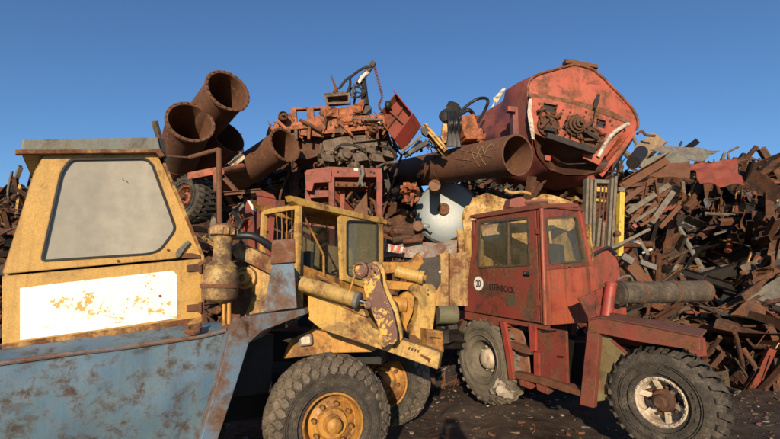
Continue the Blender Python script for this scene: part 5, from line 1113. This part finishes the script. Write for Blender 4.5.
obj('left_panel', MB().grid(ywf(([(462, 214), (467, 205), (474, 204)], [(466, 248), (470, 250), (477, 232)])), 12, 14, V((0, .05, 0))), YELW, yw, smooth=35)
obj('right_panel', MB().grid(ywf(([(530, 200), (545, 193), (556, 195), (572, 203)], [(530, 208), (545, 208), (558, 210), (574, 212)])), 16, 6, V((0, .05, 0))), YELW, yw, smooth=35)
mb = MB(); mb.lathe([(.06, .02), (.06, .04), (.035, .04), (.035, 0), (0, 0)], YW(507.5, 203, .1), YW.n, 16); obj('pivot_eye', mb, DRUST, yw, smooth=35)
mb = MB(); mb.path(bez([YW(505, 190, 0), YW(512, 193, .05), (YW(522, 192, .05)), YW(530, 194, 0)]), .03, 8); obj('yellow_rod', mb, YELW, yw, smooth=40)
fpart('inner_bulkhead', YW, yw, [(478, 226), (572, 214), (590, 262), (590, 290), (470, 290)], .1, rusty('bulkhead_yellow', (.52, .33, .10), (.34, .21, .07), rust=.34, scale=3.0, dirt=.6), d=-.1)
obj('leaning_sheet', MB().grid(lambda u, v: kc(-.02+.66*u, .93+.05*noise.noise(V((u*4, v*2, 3))), 2.14+.5*v+.04*sin(u*9)), 14, 10, BD_*.03), YELW, yw, smooth=40)
obj('leaning_sheet', MB().grid(lambda u, v: kc(1.6+.06*noise.noise(V((u*4, v*3, 8))), -.02+.5*u-.1*v, 1.75+.95*v), 12, 12, A_*.03), YELW, yw, smooth=40)
rb = thing('red_cross_beam', 'red channel beam lying on the roof of the red tractor', 'beam', at(540, 206, 7.2))
RB = plane_px(535, 7.0, (1, .15))
fpart('channel', RB, rb, [(511, 199), (522, 196.5), (526, 199.5), (548, 199), (548, 202.5), (574, 203), (574, 205.5), (509, 207.5)], .25, rusty('mauve_red', (.25, .07, .05), rust=.35, scale=6), d=.02)
fpart('channel_lip', RB, rb, [(525, 202), (548, 201), (549, 203.5), (526, 204.5)], .03, DRUST, d=.04, bevel=0)
# ------------------------------------------------------------------ forklift mast
ms = thing('lift_mast', 'grey slatted forklift mast standing behind the red tractor hood', 'mast', at(604, 262, 7.7))
MS = plane_px(604, 7.6, (1, .1))
for i, (xa, xb, ya, yb_, wd) in enumerate(((588, 585.5, 178, 262, 2.6), (592, 589.5, 178, 262, 2.4), (596, 593, 182, 262, 2.4), (613, 608, 178, 262, 2.6), (616.5, 612, 176, 262, 2.8), (600.5, 597, 218, 262, 3.0), (604.5, 602, 222, 262, 2.4))):
    fpart('mast_rail', MS, ms, [(xa-wd/2, ya), (xa+wd/2, ya), (xb+wd/2, yb_), (xb-wd/2, yb_)], .12, WOODG, d=.05*(i % 2), bevel=.006)
for i, xa in enumerate((600, 603.5, 607)): obj('chain', MB().path([MS(xa+1, 186, -.05), MS(xa-.5, 218, -.03), MS(xa-3, 262, 0)], .014, 6), DRUST, ms, smooth=40)
fpart('yellow_head', MS, ms, [(597, 186.5), (609.5, 188), (609, 192.5), (597, 191.5)], .2, rusty('mast_yellow', (.62, .44, .08), rust=.15, scale=7), d=-.05)
fpart('yellow_head', MS, ms, [(595, 198), (606, 200), (605, 202.5), (595, 201)], .1, rusty('mast_yellow_b', (.62, .44, .08), rust=.15, scale=7), d=-.05)
fpart('head_plate', MS, ms, [(595, 179), (612, 180), (612, 183.5), (595, 183)], .25, GREYM, d=-.02)
yp = thing('yellow_post', 'bright yellow square post beside the forklift mast', 'post', at(621, 255, 7.8))
fpart('post', plane_px(621, 7.8, (1, .2)), yp, [(620.5, 190), (625, 190), (623.5, 256), (618.5, 256)], .1, rusty('post_yellow', (.72, .50, .07), (.62, .42, .06), rust=.12, scale=6))
fpart('post_cap', plane_px(621, 7.8, (1, .2)), yp, [(619, 187), (626, 188), (625, 192), (619, 191)], .14, GREYM, d=.02)
mb = MB(); mb.ball(at(617.5, 233.5, 7.55), .055); obj('iron_knob', mb, BRUST, smooth=60, label='round iron knob hanging on the yellow post', cat='knob', loc=at(617.5, 233.5, 7.55))
# ------------------------------------------------------------------ right-hand pile: sheets and lattice of beams
def sheet(name, pts4, mat, label, amp=.12, curl=0.):
    P = [at(*p) for p in pts4]; nrm = (P[1]-P[0]).cross(P[3]-P[0]).normalized()
    fn = lambda u, v: P[0].lerp(P[1], u).lerp(P[3].lerp(P[2], u), v)+nrm*(amp*noise.noise(V((u*3, v*3, P[0].x*5)))+curl*sin(pi*u)*sin(pi*v)*-1)
    return obj(name, MB().grid(fn, 14, 10, nrm*.015), mat, label=label, cat='sheet metal', loc=(P[0]+P[2])/2, smooth=40, group='sheets on the right-hand pile')
sheet('steel_sheet', ((634, 146, 10.2), (655, 132, 10.4), (668, 143, 10.2), (640, 160, 9.6)), SHEETB, 'tan domed sheet on top of the right-hand pile', .1, -.25)
sheet('steel_sheet', ((638, 164, 9.2), (668, 150, 9.4), (690, 160, 9.2), (650, 174, 8.8)), SHEETG, 'pale grey green sheet below the tan dome', .08)
sheet('steel_sheet', ((648, 168, 8.9), (690, 160, 9.0), (690, 178, 8.7), (650, 176, 8.7)), BRUST, 'brown sheet sticking out at the right edge of the pile', .05)
sheet('steel_sheet', ((650, 150, 9.7), (664, 146, 9.8), (720, 150, 9.8), (700, 162, 9.4)), GREYM, 'grey sheet lying flat behind the pale green one', .1)
sheet('steel_sheet', ((690, 164, 9.3), (735, 158, 9.5), (745, 185, 9.0), (700, 184, 8.9)), REDO, 'dull red sheet farthest right on the pile', .15)
mb = MB(); mb.tube(at(633, 163, 8.9), at(641, 152, 9.6), .13, .14, 16); obj('tube', mb, OIL, label='short black tube between the red tank and the pale sheets', cat='tube', loc=at(636, 160, 9.2), smooth=35)
obj('twisted_bar', MB().path(bez([at(637, 134, 10), at(642, 131, 10), (at(646, 135, 10)), at(655, 136, 10)]), .03, 6), DRUST, label='twisted dark bar poking up from the tan dome', cat='bar', loc=at(645, 135, 10), smooth=40)
beams = [((618, 184), (664, 157), .16), ((622, 203), (668, 168), .1), ((626, 214), (668, 186), .1), ((628, 222), (655, 186), .09), ((640, 222), (668, 188), .10), ((650, 224), (672, 193), .10), ((658, 226), (678, 204), .09), ((626, 193), (668, 197), .06), ((628, 206), (664, 204), .05), ((630, 214), (672, 217), .06), ((622, 187), (655, 184), .08), ((634, 222), (660, 206), .06), ((646, 182), (640, 222), .05), ((655, 180), (661, 222), .05)]
names = ['thickest rusty beam slanting up to the pale sheets', 'second slanting bar, next below the thickest beam', 'third slanting bar, just above the dark hollow', 'steepest rusty bar at the left of the lattice', 'steep bar in the middle of the lattice', 'steep bar in the lattice nearest the right edge', 'short steep bar at the far lower right of the lattice', 'upper thin level bar crossing the lattice', 'middle thin level bar crossing the lattice', 'lowest thin level bar crossing the lattice', 'level bar just under the thickest slanting beam', 'short thin bar slanting at the foot of the lattice', 'left upright thin bar of the lattice', 'right upright thin bar of the lattice']
for i, (a, b_, w_) in enumerate(beams):
    Y = 8.5+.06*(i % 5); o = MB()
    (o.channel if i % 3 else o.angle)(at(*a, Y), at(*b_, Y+.35), *((w_, w_*1.2) if i % 3 else (w_,)), up=(0, -1, .3))
    obj('lattice_bar', o, (BRUST, rusty('lattice_rust_%d' % i, (.11, .06, .04), rust=.5, scale=6), WOODG)[i % 3], label=names[i], cat='steel bar', loc=at(*a, Y), group='lattice bars on the right-hand pile')
for i, (a, b_, Y, w_, mt, lab) in enumerate([((612, 248), (650, 229), 7.6, .05, WOODG, 'long thin grey rod leaning behind the hood'), ((630, 240), (641, 243), 7.9, .07, WPAINT, 'short pale bracket in the dark hollow'), ((639, 240), (648, 255), 7.9, .06, GREYM, 'thin grey strut hanging in the dark hollow'), ((642, 253), (652, 249), 7.9, .04, WPAINT, 'small white bar below the grey strut'), ((626, 262), (646, 285), 7.4, .2, BRUST, 'broad rusty bar sloping down beside the hood'), ((640, 262), (656, 268), 7.4, .09, GREYM, 'grey bar end beside the broad rusty bar'), ((622, 256), (632, 262), 7.2, .12, GREYM, 'grey casting at the foot of the yellow post'), ((640, 226), (655, 217), 7.9, .05, BRUST, 'rusty rod with a red cap in the hollow'), ((633, 227), (636, 225), 7.9, .08, REDF, 'small red cap in the dark hollow')]):
    obj('scrap_bar', MB().beam(at(*a, Y), at(*b_, Y), w_, w_*.6, (0, -1, .2)), mt, label=lab, cat='bar', loc=at(*a, Y), bevel=.006, group='loose bars in the hollow beside the hood')

# ------------------------------------------------------------------ the photographer, behind the lens: only the shadow reaches the yard
def person(loc):
    J = {'pel': (0, 0, .95, .14), 'bel': (0, .01, 1.12, .135), 'che': (0, .0, 1.34, .15), 'nec': (0, 0, 1.50, .06), 'hd0': (0, .02, 1.58, .085), 'hd1': (0, .02, 1.70, .095), 'hd2': (0, .02, 1.76, .06)}
    E = [('pel', 'bel'), ('bel', 'che'), ('che', 'nec'), ('nec', 'hd0'), ('hd0', 'hd1'), ('hd1', 'hd2')]
    for s, n in ((-1, 'l'), (1, 'r')):
        J.update({n+'sh': (s*.19, 0, 1.43, .06), n+'el': (s*.30, .14, 1.27, .045), n+'wr': (s*.10, .33, 1.60, .032), n+'hp': (s*.10, 0, .90, .095), n+'kn': (s*.13, .03, .5, .06), n+'an': (s*.15, 0, .09, .045), n+'to': (s*.17, .17, .04, .038)})
        E += [('che', n+'sh'), (n+'sh', n+'el'), (n+'el', n+'wr'), ('pel', n+'hp'), (n+'hp', n+'kn'), (n+'kn', n+'an'), (n+'an', n+'to')]
        for k in range(4): J[n+'f%d' % k] = (s*(.085-.004*k), .38+.0*k, 1.655+.022*k, .010); J[n+'g%d' % k] = (s*.06, .415, 1.66+.022*k, .008); E += [(n+'wr', n+'f%d' % k), (n+'f%d' % k, n+'g%d' % k)]
        J[n+'t0'] = (s*.08, .37, 1.62, .011); E += [(n+'wr', n+'t0')]
    ks = list(J); me = bpy.data.meshes.new('person'); me.from_pydata([J[k][:3] for k in ks], [(ks.index(a), ks.index(b)) for a, b in E], [])
    o = bpy.data.objects.new('person', me); COL.objects.link(o); o.location = loc
    o.modifiers.new('skin', 'SKIN'); me.skin_vertices or None
    import bmesh
    bm = bmesh.new(); bm.from_mesh(me); ly = bm.verts.layers.skin.verify()
    for v, k in zip(bm.verts, ks): v[ly].radius = (J[k][3], J[k][3]*(.75 if k in ('pel', 'bel', 'che') else 1)); v[ly].use_root = k == 'pel'
    bm.to_mesh(me); bm.free()
    o.modifiers.new('sub', 'SUBSURF').render_levels = 1
    me.materials.append(plain('dark_work_clothes', (.02, .022, .03), (.05, .05, .06), 12, .9, .2))
    o['label'] = 'person in dark clothes holding up a phone, whose shadow falls on the yard'; o['category'] = 'person'
    return o
person((.13, -.50, 0))
mb = MB(); mb.abox((.13, -.075, 1.70), .15, .009, .075); obj('phone', mb, BLACK, bevel=.003, label='black phone held up by the person whose shadow falls on the yard', cat='phone', loc=(.13, -.075, 1.66))
